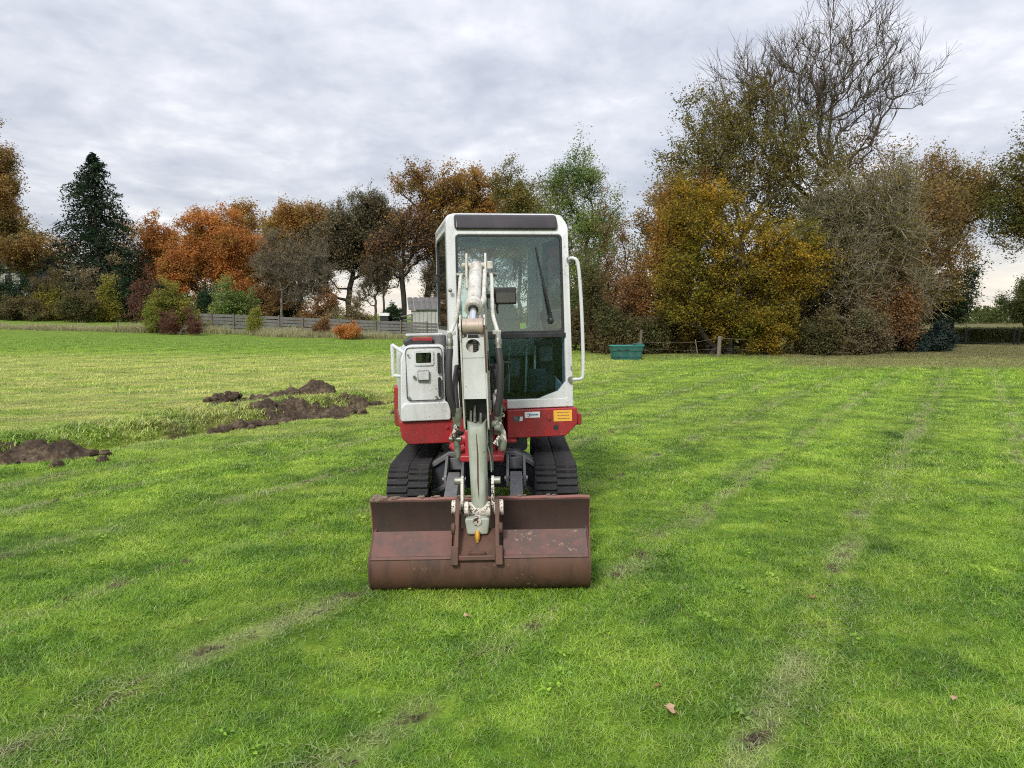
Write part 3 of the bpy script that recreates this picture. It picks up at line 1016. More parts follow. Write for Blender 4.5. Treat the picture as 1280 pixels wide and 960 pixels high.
# ------------------------------------------------------------------ fallen leaves in the foreground
def fallen_leaf(x, y, s, rot, mat, label, seed):
    rr_ = random.Random(seed)
    pts = []
    for k in range(14):
        a = 2 * math.pi * k / 14
        rad = s * (1.0 if k % 2 == 0 else 0.68) * (0.85 + 0.3 * rr_.random())
        pts.append((rad * math.cos(a) * 0.8, rad * math.sin(a), 0.25 * s * math.sin(2 * a + seed) + 0.1 * s * rr_.random()))
    m_ = MB()
    top = [Vector((0, 0, 0.1 * s))] + [Vector(p_) for p_ in pts]
    low = [p_ - Vector((0, 0, 0.0015)) for p_ in top]
    n = len(pts)
    m_.add(top, [(0, 1 + i, 1 + (i + 1) % n) for i in range(n)])
    m_.add(low, [(0, 1 + (i + 1) % n, 1 + i) for i in range(n)])
    m_.tube([(0, -s * 0.8, 0.01), (0.004, -s * 1.2, 0.012), (0.01, -s * 1.6, 0.006)], 0.0012, 5)
    o = m_.build('fallen_leaf', mat, None, angle=60)
    o.location = (x, y, h1(x, y) + 0.035)
    o.rotation_euler = (0.15, 0.1, rot)
    return tag(o, label, 'leaf', 'fallen leaves on the lawn')


fallen_leaf(0.635, 2.98, 0.034, 0.4, MAT['leaf_dry'], 'large pinkish fallen leaf on the grass at the bottom right of centre', 1)
fallen_leaf(0.622, 3.16, 0.020, 1.9, MAT['leaf_dry2'], 'small brown fallen leaf just behind the pinkish leaf', 2)
fallen_leaf(1.83, 3.05, 0.024, 2.6, MAT['leaf_dry'], 'pale fallen leaf in the bottom right corner of the lawn', 3)
fallen_leaf(1.70, 4.25, 0.024, 1.2, MAT['leaf_dry2'], 'brown fallen leaf lying in the scraped mowing line right of the bucket', 4)
fallen_leaf(-0.24, 3.95, 0.020, 0.7, MAT['leaf_dry'], 'small pale fallen leaf in front of the bucket left side', 5)


# ------------------------------------------------------------------ the mini excavator
rngx = random.Random(4)
EX = empty('mini_excavator', (-0.22, 6.45, 0.0), (0, R(-1.0), 0))
tag(EX, 'white and red mini excavator with rusty ditching bucket parked on the lawn', 'excavator')
SL = Matrix.Rotation(R(10.0), 4, 'Z')      # the house is slewed a little to the right of the tracks


def rrect(x0, x1, z0, z1, r, seg=4):
    return fillet([(x0, z0), (x1, z0), (x1, z1), (x0, z1)], r, seg)


# ---- tracks
TF, TB_, TZ, TRAD = -0.70, 0.62, 0.265, 0.245


def stadium(off, n=18):
    pts = []
    for k in range(n + 1):
        a = math.pi / 2 + math.pi * k / n
        pts.append((TF + (TRAD + off) * math.cos(a), TZ + (TRAD + off) * math.sin(a)))
    for k in range(n + 1):
        a = -math.pi / 2 + math.pi * k / n
        pts.append((TB_ + (TRAD + off) * math.cos(a), TZ + (TRAD + off) * math.sin(a)))
    return pts


lug_me = None
for side, (x0, x1) in ((-1, (-0.692, -0.388)), (1, (0.398, 0.712))):
    tr = MB().ring(stadium(-0.012), stadium(-0.045), 'x', x0, x1).build('track', MAT['rubber'], EX, angle=40)
    # lugs: two staggered rows of wedge bars round the belt
    if lug_me is None:
        m_ = MB()
        m_.prism([(-0.0205, 0), (0.0205, 0), (0.0145, 0.022), (-0.0145, 0.022)], 'x', -0.0735, 0.0735)
        tmp = m_.build('track_lug', MAT['rubber'], tr, bevel=0.004)
        lug_me = tmp.data
        bpy.data.objects.remove(tmp)
    L_top = TB_ - TF
    per = 2 * L_top + 2 * math.pi * (TRAD - 0.012)
    npitch = 72
    for k in range(npitch):
        for half in (0, 1):
            s = (k + 0.42 * half) / npitch * per
            if s < L_top:
                y, z, a = TB_ - s, TZ + TRAD - 0.014, 0.0
            elif s < L_top + math.pi * (TRAD - 0.012):
                a = (s - L_top) / (TRAD - 0.012)
                y, z = TF - (TRAD - 0.014) * math.sin(a), TZ + (TRAD - 0.014) * math.cos(a)
            elif s < 2 * L_top + math.pi * (TRAD - 0.012):
                d_ = s - L_top - math.pi * (TRAD - 0.012)
                y, z, a = TF + d_, TZ - TRAD + 0.014, math.pi
            else:
                a = math.pi + (s - 2 * L_top - math.pi * (TRAD - 0.012)) / (TRAD - 0.012)
                y, z = TB_ - (TRAD - 0.014) * math.sin(a), TZ + (TRAD - 0.014) * math.cos(a)
            lo = link_mesh('track_lug', lug_me, None, tr)
            lo.location = ((x0 + x1) / 2 + (half * 2 - 1) * 0.076, y, z)
            lo.rotation_euler = (a, 0, 0)
            md = lo.modifiers.new('bevel', 'BEVEL')
            md.width, md.segments = 0.004, 1
    fr = MB().box(((x0 + x1) / 2, -0.04, 0.26), (0.14, 1.25, 0.16)).build('track_frame', MAT['frame'], EX, bevel=0.02)
    MB().cyl((x0 + 0.06, TF, TZ), (x1 - 0.06, TF, TZ), 0.19, 28).build('idler_wheel', MAT['frame'], EX, bevel=0.012)
    MB().cyl((x0 + 0.06, TB_, TZ), (x1 - 0.06, TB_, TZ), 0.19, 28).build('drive_sprocket', MAT['frame'], EX, bevel=0.012)
    for k in range(3):
        yy = -0.36 + 0.32 * k
        MB().cyl((x0 + 0.07, yy, 0.115), (x1 - 0.07, yy, 0.115), 0.075, 16).build('track_roller', MAT['frame'], EX, bevel=0.008)

# ---- undercarriage body with its sloped side arms
ub = MB()
ub.prism(fillet([(-0.20, 0.30), (0.20, 0.30), (0.23, 0.56), (-0.23, 0.56)], 0.03), 'y', -0.62, 0.62)
ub.cyl((0, 0, 0.50), (0, 0, 0.62), 0.36, 36)
ub.build('undercarriage_body', MAT['frame'], EX, bevel=0.01)
for s in (-1, 1):
    a = MB()
    a.prism([(s * 0.14, 0.585), (s * 0.26, 0.575), (s * 0.405, 0.485), (s * 0.405, 0.445), (s * 0.25, 0.54), (s * 0.14, 0.55)], 'y', -0.60, -0.32)
    a.build('leg_top_plate', MAT['frame_light'], EX, bevel=0.006)
    a = MB()
    a.prism([(s * 0.19, 0.548), (s * 0.25, 0.538), (s * 0.395, 0.44), (s * 0.395, 0.27), (s * 0.19, 0.38)], 'y', -0.57, -0.30)
    a.build('leg_side_plate', MAT['frame'], EX, bevel=0.006)
    a = MB().prism([(s * 0.20, 0.385), (s * 0.395, 0.275), (s * 0.395, 0.235), (s * 0.20, 0.345)], 'y', -0.60, -0.35)
    a.build('leg_lower_plate', MAT['frame_light'], EX, bevel=0.006)

# ---- dozer blade with its two arms
YB = -1.43
bl = MB()
prof = [(YB + 0.010, 0.012), (YB + 0.030, 0.10), (YB + 0.036, 0.20), (YB + 0.022, 0.32), (YB - 0.012, 0.398),
        (YB + 0.010, 0.404), (YB + 0.046, 0.32), (YB + 0.060, 0.20), (YB + 0.052, 0.10), (YB + 0.034, 0.012)]
bl.prism(prof, 'x', -0.712, 0.742)
bl.build('dozer_blade', MAT['blade'], EX, bevel=0.003, angle=50)
e_ = MB().tube([(-0.714 + k * 0.0728, YB + 0.006, 0.408 + 0.002 * math.sin(k * 2.1)) for k in range(21)], 0.013, 10)
be = e_.build('blade_top_edge', MAT['blade_edge'], EX)
for xx in (-0.716, 0.736):
    MB().prism([(YB - 0.012, 0.40), (YB + 0.022, 0.32), (YB + 0.036, 0.2), (YB + 0.03, 0.1), (YB + 0.01, 0.012), (YB + 0.10, 0.012), (YB + 0.11, 0.25), (YB + 0.05, 0.405)], 'x', xx, xx + 0.010).build('blade_end_plate', MAT['blade_edge'], EX)
for s in (-1, 1):
    xa = 0.03 + s * 0.228
    a = MB()
    a.prism([(YB + 0.05, 0.20), (YB + 0.05, 0.36), (-0.86, 0.475), (-0.80, 0.44), (-0.82, 0.36), (YB + 0.18, 0.22)], 'x', xa - 0.045, xa + 0.045)
    a.build('blade_arm', MAT['frame_light'], EX, bevel=0.008)
    for t in (-1, 1):
        MB().prism(fillet([(-0.92, 0.36), (-0.60, 0.36), (-0.60, 0.56), (-0.70, 0.57), (-0.92, 0.46)], 0.02), 'x', xa + t * 0.062 - 0.010, xa + t * 0.062 + 0.010).build('arm_bracket', MAT['frame_light'], EX, bevel=0.003)
    MB().box((xa, -0.66, 0.50), (0.10, 0.02, 0.09)).build('bracket_plate', MAT['frame_light'], EX, bevel=0.004)
    MB().cyl((xa - 0.085, -0.86, 0.42), (xa + 0.085, -0.86, 0.42), 0.022, 14).build('arm_pin', MAT['fitting'], EX)
MB().cyl((0.03, -0.60, 0.40), (0.03, -1.05, 0.30), 0.042, 16).build('blade_cylinder', MAT['frame'], EX)
MB().cyl((0.03, -1.05, 0.30), (0.03, YB + 0.06, 0.22), 0.022, 14).build('blade_cylinder_rod', MAT['chrome'], EX)
mud = MB()
for k in range(46):
    u = rngx.random()
    x = -0.722 + 0.23 * u
    s = rngx.uniform(0.008, 0.021) * (1.15 - 0.6 * u)
    mud.ball((x, YB + rngx.uniform(-0.005, 0.03), 0.415 + rngx.uniform(-0.012, 0.022) * (1 - u)), (s * 1.3, s, s * 0.9), 8, 6, 0.25, rngx)
for k in range(26):
    x = rngx.choice([-0.37, -0.30, -0.52, -0.1, 0.3, 0.52]) + rngx.gauss(0, 0.03)
    s = rngx.uniform(0.005, 0.014)
    mud.ball((x, YB + rngx.uniform(0, 0.012), 0.42 + rngx.uniform(-0.002, 0.005)), (s * 1.6, s, s * 0.8), 7, 5, 0.25, rngx)
MAT['mud'] = worn('dried_mud', (0.20, 0.155, 0.115), (0.12, 0.09, 0.07), None, 0.95, dirt_amt=0.9, scale=16, streak=False, spec=0.1)
mud.build('caked_mud', MAT['mud'], EX, angle=70)

# ---- house: red front skirt
m_ = MB()
m_.prism(fillet([(0.10, 0.665), (0.57, 0.665), (0.665, 0.76), (0.665, 0.888), (0.10, 0.888)], [0, 0.05, 0.05, 0.01, 0], 5), 'y', -0.56, 0.60)
m_.build('front_skirt', MAT['red'], EX, bevel=0.012, xf=SL)
m_ = MB()
m_.prism(fillet([(-0.725, 0.83), (-0.71, 0.70), (-0.66, 0.652), (-0.20, 0.652), (-0.20, 0.83)], [0.01, 0.04, 0.03, 0, 0], 5), 'y', -0.56, 0.55)
m_.build('side_skirt', MAT['red'], EX, bevel=0.012, xf=SL)
MB().prism(fillet([(-0.20, 0.66), (0.10, 0.66), (0.10, 0.86), (-0.20, 0.86)], 0.01), 'y', -0.42, 0.6).build('house_deck', MAT['red'], EX, xf=SL)
# rounded counterweight tail
m_ = MB()
pl = fillet([(-0.74, 0.30), (0.66, 0.30), (0.66, 0.62), (0.36, 0.82), (-0.40, 0.82), (-0.74, 0.62)], 0.12, 6)
m_.prism(pl, 'z', 0.665, 1.02)
m_.build('counterweight', MAT['red'], EX, bevel=0.02, xf=SL)
m_ = MB()
m_.prism(fillet([(-0.71, 0.20), (-0.32, 0.20), (-0.32, 0.70), (-0.40, 0.76), (-0.71, 0.60)], 0.08, 5), 'z', 1.0, 1.36)
m_.build('rear_engine_hood', MAT['white'], EX, bevel=0.03, xf=SL)
for (xx, zz_, rr_) in ((0.432, 0.812, 0.013), (-0.365, 0.776, 0.013)):
    MB().cyl((xx, -0.560, zz_), (xx, -0.574, zz_), rr_, 16).build('skirt_bolt', MAT['red'], EX, bevel=0.003, xf=SL)
MB().cyl((0.488, -0.557, 0.737), (0.488, -0.5615, 0.737), 0.021, 14).build('drain_hole', MAT['black'], EX, xf=SL)
MB().cyl((0.685, -0.50, 0.745), (0.685, -0.50, 0.835), 0.026, 14).build('tie_down_lug', MAT['red'], EX, bevel=0.006, xf=SL)

# stickers on the skirt
YS = -0.5625
st = MB().prism(rrect(0.24, 0.36, 0.822, 0.868, 0.004), 'y', YS, -0.5595).build('white_sticker', MAT['sticker_white'], EX, xf=SL)
tag(st, 'white sticker with a small blue word and a dark swoosh')


def text_obj(name, body, size, loc, mat, parent, rot=(R(90), 0, 0), bold=True, shear=0.0):
    cu = bpy.data.curves.new(name, 'FONT')
    cu.body = body
    cu.size = size
    cu.align_x = 'CENTER'
    cu.align_y = 'CENTER'
    cu.extrude = 0.0006
    cu.offset = 0.0006 if bold else 0.0
    cu.shear = shear
    tmp_ = bpy.data.objects.new(name, cu)
    COL.objects.link(tmp_)
    me_ = bpy.data.meshes.new_from_object(tmp_.evaluated_get(bpy.context.evaluated_depsgraph_get()))
    bpy.data.objects.remove(tmp_)
    o = link_mesh(name, me_, mat, parent)
    o.matrix_local = SL @ Matrix.Translation(loc) @ Euler(rot).to_matrix().to_4x4()
    return o


text_obj('sticker_word', 'Kramer', 0.023, (0.311, YS - 0.0012, 0.8470), MAT['print_blue'], st, shear=0.2)
MB().tube([(0.268 - 0.012 * math.cos(a), YS - 0.001, 0.842 + 0.012 * math.sin(a)) for a in [R(40 + 24 * i) for i in range(11)]], 0.0022, 6).build('sticker_swoosh', MAT['print_dark'], st, xf=SL)
sy = MB().prism(rrect(0.470, 0.618, 0.785, 0.872, 0.003), 'y', YS, -0.5595).build('yellow_sticker', MAT['sticker_yellow'], EX, xf=SL)
tag(sy, 'yellow warning sticker with three faded lines of print')
for r_i in range(3):
    zt = 0.855 - r_i * 0.024
    x = 0.496 + 0.004 * r_i
    pr = MB()
    while x < 0.600 - 0.006 * (r_i % 2):
        wd = rngx.uniform(0.005, 0.017)
        pr.box((x + wd / 2, YS - 0.0006, zt), (wd, 0.001, 0.0055))
        x += wd + 0.0035
    pr.build('print_line', MAT['print'], sy, xf=SL)
sm = MB().prism(rrect(0.150, 0.226, 0.797, 0.838, 0.003), 'y', YS, -0.5595).build('data_plate', MAT['print_dark'], EX, xf=SL)
MB().prism([(0.196, 0.800), (0.222, 0.800), (0.224, 0.834), (0.205, 0.834)], 'y', YS - 0.0015, YS - 0.0002).build('plate_panel', MAT['sticker_white'], sm, xf=SL)
MB().prism(rrect(0.154, 0.182, 0.812, 0.834, 0.002), 'y', YS - 0.0015, YS - 0.0002).build('plate_panel', MAT['frame_light'], sm, xf=SL)

# ---- side cover (fuel / engine cover left of the boom)
m_ = MB()
m_.prism(fillet([(-0.715, 0.834), (-0.372, 0.834), (-0.372, 1.405), (-0.66, 1.405), (-0.70, 1.30)], [0.01, 0.02, 0.025, 0.10, 0.15], 6), 'y', -0.545, 0.22)


def cov(p):
    t = max(0.0, min(1.0, (p.z - 1.0) / 0.42))
    if p.y < 0: p.y += 0.055 * t * t
    return p


m_.warp(cov)
cover = m_.build('side_cover', MAT['white'], EX, bevel=0.022, xf=SL, seg=3)
m_ = MB()
m_.prism(fillet([(-0.712, 0.834), (-0.338, 0.834), (-0.338, 0.925), (-0.36, 0.972), (-0.68, 0.972), (-0.712, 0.94)], [0.01, 0.02, 0.03, 0.02, 0.03, 0.03], 4), 'y', -0.592, -0.40)
m_.build('cover_step', MAT['white'], cover, bevel=0.02, xf=SL, seg=3)
yf = -0.508
hl = MB().ring(rrect(-0.602, -0.452, 1.248, 1.368, 0.012), rrect(-0.586, -0.470, 1.268, 1.346, 0.010), 'y', yf - 0.012, yf + 0.02).build('headlight', MAT['white'], EX, bevel=0.003, xf=SL)
MB().prism(rrect(-0.588, -0.468, 1.266, 1.348, 0.010), 'y', yf + 0.004, yf + 0.03).build('lamp_housing', MAT['black'], hl, xf=SL)
MB().prism(rrect(-0.570, -0.486, 1.280, 1.330, 0.016), 'y', yf - 0.001, yf + 0.003).build('reflector', MAT['chrome'], hl, xf=SL)
MB().prism(rrect(-0.584, -0.472, 1.270, 1.344, 0.010), 'y', yf - 0.008, yf - 0.004).build('lens', MAT['lens'], hl, xf=SL)
lt = MB().prism(rrect(-0.573, -0.494, 1.142, 1.206, 0.004), 'y', yf - 0.045, yf - 0.02).build('cover_latch', MAT['white'], cover, bevel=0.004, xf=SL)
MB().prism(rrect(-0.577, -0.490, 1.130, 1.212, 0.004), 'y', yf - 0.036, yf - 0.01).build('latch_recess', MAT['frame_light'], cover, xf=SL)
MB().cyl((-0.604, yf - 0.02, 1.166), (-0.604, yf - 0.042, 1.166), 0.011, 14).build('lock', MAT['fitting'], cover, xf=SL)
for (z0, z1) in ((1.185, 1.345), (1.010, 1.158)):
    MB().prism(rrect(-0.424, -0.402, z0, z1, 0.0105, 5), 'y', yf - 0.046 if z0 < 1.1 else yf - 0.034, yf + 0.02).build('vent_slot', MAT['black'], cover, xf=SL)

MB().ring(rrect(-0.665, -0.386, 0.985, 1.388, 0.03, 5), rrect(-0.661, -0.390, 0.989, 1.384, 0.03, 5), 'y', -0.5505, -0.40).warp(cov).build('panel_seam', MAT['black'], cover, xf=SL)
for (bx_, bz_) in ((-0.645, 1.01), (-0.645, 1.33), (-0.44, 1.01)):
    MB().cyl((bx_, -0.53, bz_), (bx_, -0.556 + 0.05 * max(0, (bz_ - 1.0) / 0.42) ** 2, bz_), 0.009, 10).build('panel_bolt', MAT['fitting'], cover, xf=SL)
# guard rail, tank and hoses behind the cover
MB().curve([(-0.755, -0.34, 1.16), (-0.757, -0.34, 1.28), (-0.757, -0.34, 1.41)], 0.016, 10).build('guard_rail', MAT['white'], EX, xf=SL)
MB().curve([(-0.757, -0.34, 1.405), (-0.72, -0.38, 1.38), (-0.66, -0.44, 1.335)], 0.014, 10).build('guard_rail', MAT['white'], EX, xf=SL)
MB().curve([(-0.757, -0.34, 1.17), (-0.73, -0.36, 1.165), (-0.69, -0.40, 1.165)], 0.013, 10).build('guard_rail', MAT['white'], EX, xf=SL)
MB().prism(fillet([(-0.66, 1.39), (-0.44, 1.39), (-0.44, 1.445), (-0.60, 1.462), (-0.66, 1.43)], 0.02), 'y', -0.30, 0.05).build('filler_housing', MAT['black'], EX, bevel=0.01, xf=SL)
MB().box((-0.52, -0.28, 1.445), (0.16, 0.05, 0.03)).build('red_bracket', MAT['red'], EX, bevel=0.008, xf=SL)
MB().box((-0.49, 0.0, 1.475), (0.30, 0.10, 0.02)).build('rear_rail', MAT['white'], EX, bevel=0.006, xf=SL)
MB().cyl((-0.385, -0.22, 1.38), (-0.385, -0.22, 1.475), 0.055, 20).build('filler_cap', MAT['frame_light'], EX, bevel=0.008, xf=SL)

# ---- cab
CX0, CX1, CY0, CY1, CZ0, CZT = -0.330, 0.642, -0.53, 0.56, 0.892, 2.405


def cabwarp(p):
    t = max(0.0, min(1.0, (p.z - 2.26) / 0.15))
    if p.y < 0: p.y += 0.07 * t ** 1.5
    s = max(0.0, (p.z - 0.9) / 1.5)
    if p.x > 0.2: p.x -= 0.028 * s * (p.x - 0.2) / 0.44
    if p.y < -0.2: p.y += 0.018 * s
    return p


outer = fillet([(CX0, CZ0), (CX1, CZ0), (CX1, CZT), (CX0, CZT)], [0.012, 0.012, 0.12, 0.07], 6)
inner = fillet([(-0.262, 0.965), (0.585, 0.965), (0.585, 2.235), (-0.262, 2.235)], [0.02, 0.02, 0.03, 0.03], 6)
# the lower right corner of the opening is cut off by a rising sill
inner2 = []
for (x, z) in inner:
    if z < 1.2 and x > 0.40:
        inner2.append((x, z))
    else:
        inner2.append((x, z))
cab = MB().ring(outer, inner2, 'y', CY0, CY0 + 0.075).warp(cabwarp).build('cab', MAT['white'], EX, bevel=0.012, xf=SL, seg=3)
MB().prism(fillet([(0.34, 0.955), (0.588, 0.955), (0.588, 1.10), (0.52, 1.02), (0.43, 0.99)], 0.004), 'y', CY0 + 0.004, CY0 + 0.05).build('corner_fillet', MAT['white'], cab, bevel=0.004, xf=SL)
# black seals, glass panes and the divider
MB().ring(rrect(-0.264, 0.586, 1.478, 2.236, 0.03), rrect(-0.248, 0.570, 1.496, 2.220, 0.03), 'y', CY0 + 0.004, CY0 + 0.03).warp(cabwarp).build('window_seal', MAT['black'], cab, xf=SL)
MB().box((0.161, CY0 + 0.022, 1.460), (0.848, 0.044, 0.040)).build('window_divider', MAT['black'], cab, bevel=0.006, xf=SL)
MB().prism(rrect(-0.256, 0.578, 1.482, 2.228, 0.03), 'y', CY0 + 0.014, CY0 + 0.020).warp(cabwarp).build('windscreen', MAT['glass'], cab, xf=SL)
MB().prism(fillet([(-0.262, 0.968), (0.42, 0.968), (0.52, 1.02), (0.585, 1.085), (0.585, 1.44), (-0.262, 1.44)], [0, 0.02, 0.03, 0.02, 0, 0]), 'y', CY0 + 0.030, CY0 + 0.036).build('lower_windscreen', MAT['glass_low'], cab, xf=SL)
# dark tinted roof panel
m_ = MB()
pv_ = [(CY0 - 0.010, 2.272), (CY0 + 0.004, 2.33), (CY0 + 0.040, 2.385), (CY0 + 0.11, 2.412), (CY0 + 0.40, 2.418), (CY0 + 0.40, 2.36), (CY0 + 0.03, 2.28)]
m_.prism(pv_, 'x', -0.268, 0.535)
m_.warp(lambda p: Vector((p.x, p.y + 0.014, p.z)))
m_.build('roof_panel', MAT['visor'], cab, bevel=0.02, xf=SL, seg=3)
# roof, rear and side frames
MB().prism(fillet([(CX0, 2.30), (0.612, 2.30), (0.612, CZT), (CX0, CZT)], [0, 0, 0.11, 0.07], 6), 'y', CY0 + 0.13, CY1).build('roof', MAT['white'], cab, bevel=0.012, xf=SL)
so_ = fillet([(CY0 + 0.04, CZ0), (CY1, CZ0), (CY1, 2.36), (CY0 + 0.09, 2.36)], [0.01, 0.03, 0.12, 0.08], 6)
si_ = fillet([(CY0 + 0.13, 1.52), (CY1 - 0.10, 1.52), (CY1 - 0.10, 2.27), (CY0 + 0.14, 2.27)], [0.04, 0.05, 0.08, 0.05], 6)
sw = MB().ring(so_, si_, 'x', CX0, CX0 + 0.03).build('side_frame', MAT['white'], cab, bevel=0.008, xf=SL)
MB().ring(fillet([(CY0 + 0.125, 1.515), (CY1 - 0.095, 1.515), (CY1 - 0.095, 2.275), (CY0 + 0.135, 2.275)], [0.04, 0.05, 0.08, 0.05], 6),
          fillet([(CY0 + 0.15, 1.54), (CY1 - 0.12, 1.54), (CY1 - 0.12, 2.25), (CY0 + 0.16, 2.25)], [0.03, 0.04, 0.07, 0.04], 6), 'x', CX0 - 0.004, CX0 + 0.02).build('window_seal', MAT['black'], cab, xf=SL)
MB().prism(fillet([(CY0 + 0.14, 1.53), (CY1 - 0.11, 1.53), (CY1 - 0.11, 2.26), (CY0 + 0.15, 2.26)], 0.04), 'x', CX0 + 0.008, CX0 + 0.013).build('side_window', MAT['glass_clear'], cab, xf=SL)
sd_o = fillet([(CY0 + 0.04, CZ0), (CY1, CZ0), (CY1, 2.36), (CY0 + 0.09, 2.36)], [0.01, 0.03, 0.12, 0.08], 6)
sd_i = fillet([(CY0 + 0.13, 1.05), (CY1 - 0.14, 1.20), (CY1 - 0.14, 2.25), (CY0 + 0.14, 2.25)], [0.04, 0.05, 0.08, 0.05], 6)
MB().ring(sd_o, sd_i, 'x', 0.582, 0.612).build('door_frame', MAT['white'], cab, bevel=0.008, xf=SL)
MB().prism(sd_i, 'x', 0.594, 0.599).build('door_window', MAT['glass_clear'], cab, xf=SL)
ro = fillet([(CX0 + 0.03, CZ0), (0.58, CZ0), (0.58, 2.35), (CX0 + 0.03, 2.35)], [0.01, 0.01, 0.08, 0.08], 5)
ri = fillet([(CX0 + 0.11, 1.50), (0.50, 1.50), (0.50, 2.24), (CX0 + 0.11, 2.24)], 0.05, 5)
MB().ring(ro, ri, 'y', CY1 - 0.035, CY1 - 0.002).build('rear_frame', MAT['white'], cab, bevel=0.006, xf=SL)
MB().prism(ri, 'y', CY1 - 0.022, CY1 - 0.017).build('rear_window', MAT['glass_clear'], cab, xf=SL)
# wiper
MB().tube([(0.470, CY0 + 0.010, 1.56), (0.466, CY0 - 0.006, 1.60), (0.415, CY0 + 0.006, 1.86)], [0.013, 0.012, 0.008], 8).build('wiper_arm', MAT['black'], cab, xf=SL)
MB().tube([(0.462, CY0 + 0.006, 1.62), (0.410, CY0 + 0.014, 1.88), (0.358, CY0 + 0.022, 2.14)], [0.006, 0.009, 0.005], 8).build('wiper_blade', MAT['black'], cab, xf=SL)
MB().ball((0.468, CY0 - 0.004, 1.575), (0.020, 0.016, 0.030), 10, 8).build('wiper_motor', MAT['black'], cab, xf=SL)
# handrail on the right pillar
gh = MB().curve([(0.606, CY0 - 0.004, 2.045), (0.640, CY0 - 0.045, 2.050), (0.672, CY0 - 0.06, 2.00), (0.692, CY0 - 0.062, 1.75), (0.704, CY0 - 0.06, 1.40),
                 (0.704, CY0 - 0.058, 1.16), (0.685, CY0 - 0.052, 1.115), (0.632, CY0 - 0.01, 1.11)], 0.0135, 10).build('grab_handle', MAT['white'], cab, xf=SL)
for z in (2.045, 1.11):
    MB().cyl((0.618, CY0 - 0.001, z), (0.618, CY0 - 0.022, z), 0.024, 14).build('handle_foot', MAT['fitting'], gh, xf=SL)
MB().box((0.625, CY0 - 0.004, 1.20), (0.010, 0.006, 0.03)).build('hinge', MAT['fitting'], cab, xf=SL)
MB().ball((-0.315, CY0 - 0.014, 1.815), 0.016, 10, 8).build('mirror_bolt', MAT['fitting'], cab, xf=SL)
MB().tube([(-0.336, 0.10, 1.96), (-0.375, 0.09, 1.965), (-0.375, 0.09, 1.90)], 0.012, 8).build('mirror_stub', MAT['black'], cab, xf=SL)
# cab interior
st_ = MB()
st_.prism(fillet([(-0.02, 1.28), (0.42, 1.28), (0.42, 1.42), (-0.02, 1.42)], 0.04), 'y', -0.15, 0.34)
st_.build('seat_cushion', MAT['seat'], cab, bevel=0.03, xf=SL)
m_ = MB().prism(fillet([(0.02, 1.40), (0.35, 1.40), (0.32, 1.74), (0.26, 1.85), (0.11, 1.85), (0.05, 1.74)], 0.06, 5), 'y', 0.22, 0.33)
m_.warp(lambda p: Vector((p.x, p.y + 0.16 * (p.z - 1.4), p.z)))
m_.build('seat_back', MAT['seat'], cab, bevel=0.03, xf=SL)
MB().prism(fillet([(0.02, 1.0), (0.38, 1.0), (0.38, 1.28), (0.02, 1.28)], 0.02), 'y', -0.10, 0.32).build('seat_base', MAT['black'], cab, xf=SL)
for s, x in ((-1, -0.16), (1, 0.50)):
    MB().prism(fillet([(x - 0.07, 1.0), (x + 0.07, 1.0), (x + 0.06, 1.40), (x - 0.06, 1.43)], 0.03), 'y', -0.20, 0.30).build('console', MAT['frame'], cab, bevel=0.02, xf=SL)
    lv = MB().curve([(x, -0.14, 1.40), (x - s * 0.01, -0.17, 1.50), (x - s * 0.03, -0.20, 1.58)], 0.010, 8).build('control_lever', MAT['black'], cab, xf=SL)
    MB().ball((x - s * 0.03, -0.205, 1.61), (0.022, 0.022, 0.045), 10, 8).build('lever_knob', MAT['black'], lv, xf=SL)
for x in (0.08, 0.16, 0.30, 0.37):
    MB().curve([(x, -0.30, 1.0), (x, -0.34, 1.15), (x, -0.37, 1.38)], 0.009, 8).build('travel_lever', MAT['boom'], cab, xf=SL)
MB().box((0.14, 0.0, 0.955), (0.85, 1.0, 0.02)).build('cab_floor', MAT['black'], cab, xf=SL)
MB().box((0.39, -0.32, 1.09), (0.15, 0.10, 0.20)).build('pedal_console', MAT['frame'], cab, bevel=0.02, xf=SL)
MB().box((0.21, -0.28, 1.20), (0.10, 0.08, 0.16)).build('pedal_console', MAT['frame_light'], cab, bevel=0.02, xf=SL)
MB().box((0.47, -0.30, 1.30), (0.10, 0.06, 0.12)).build('switch_box', MAT['frame_light'], cab, bevel=0.015, xf=SL)
MB().box((0.22, -0.05, 1.37), (0.34, 0.03, 0.05)).build('cushion_piping', MAT['black'], cab, bevel=0.01, xf=SL)
MB().box((0.34, -0.385, 1.10), (0.05, 0.03, 0.09)).build('pedal', MAT['black'], cab, bevel=0.006, xf=SL)
MB().box((-0.14, CY0 + 0.07, 2.20), (0.14, 0.02, 0.03)).build('interior_mirror', MAT['black'], cab, bevel=0.006, xf=SL)

MB().box((0.14, 0.505, 1.22), (0.86, 0.015, 0.50)).build('cab_bounce_screen', MAT['black'], cab, xf=SL)  # black panels added to hide white walls tinted by green bounce light
MB().box((-0.292, 0.02, 1.21), (0.012, 0.94, 0.54)).build('cab_bounce_screen', MAT['black'], cab, xf=SL)
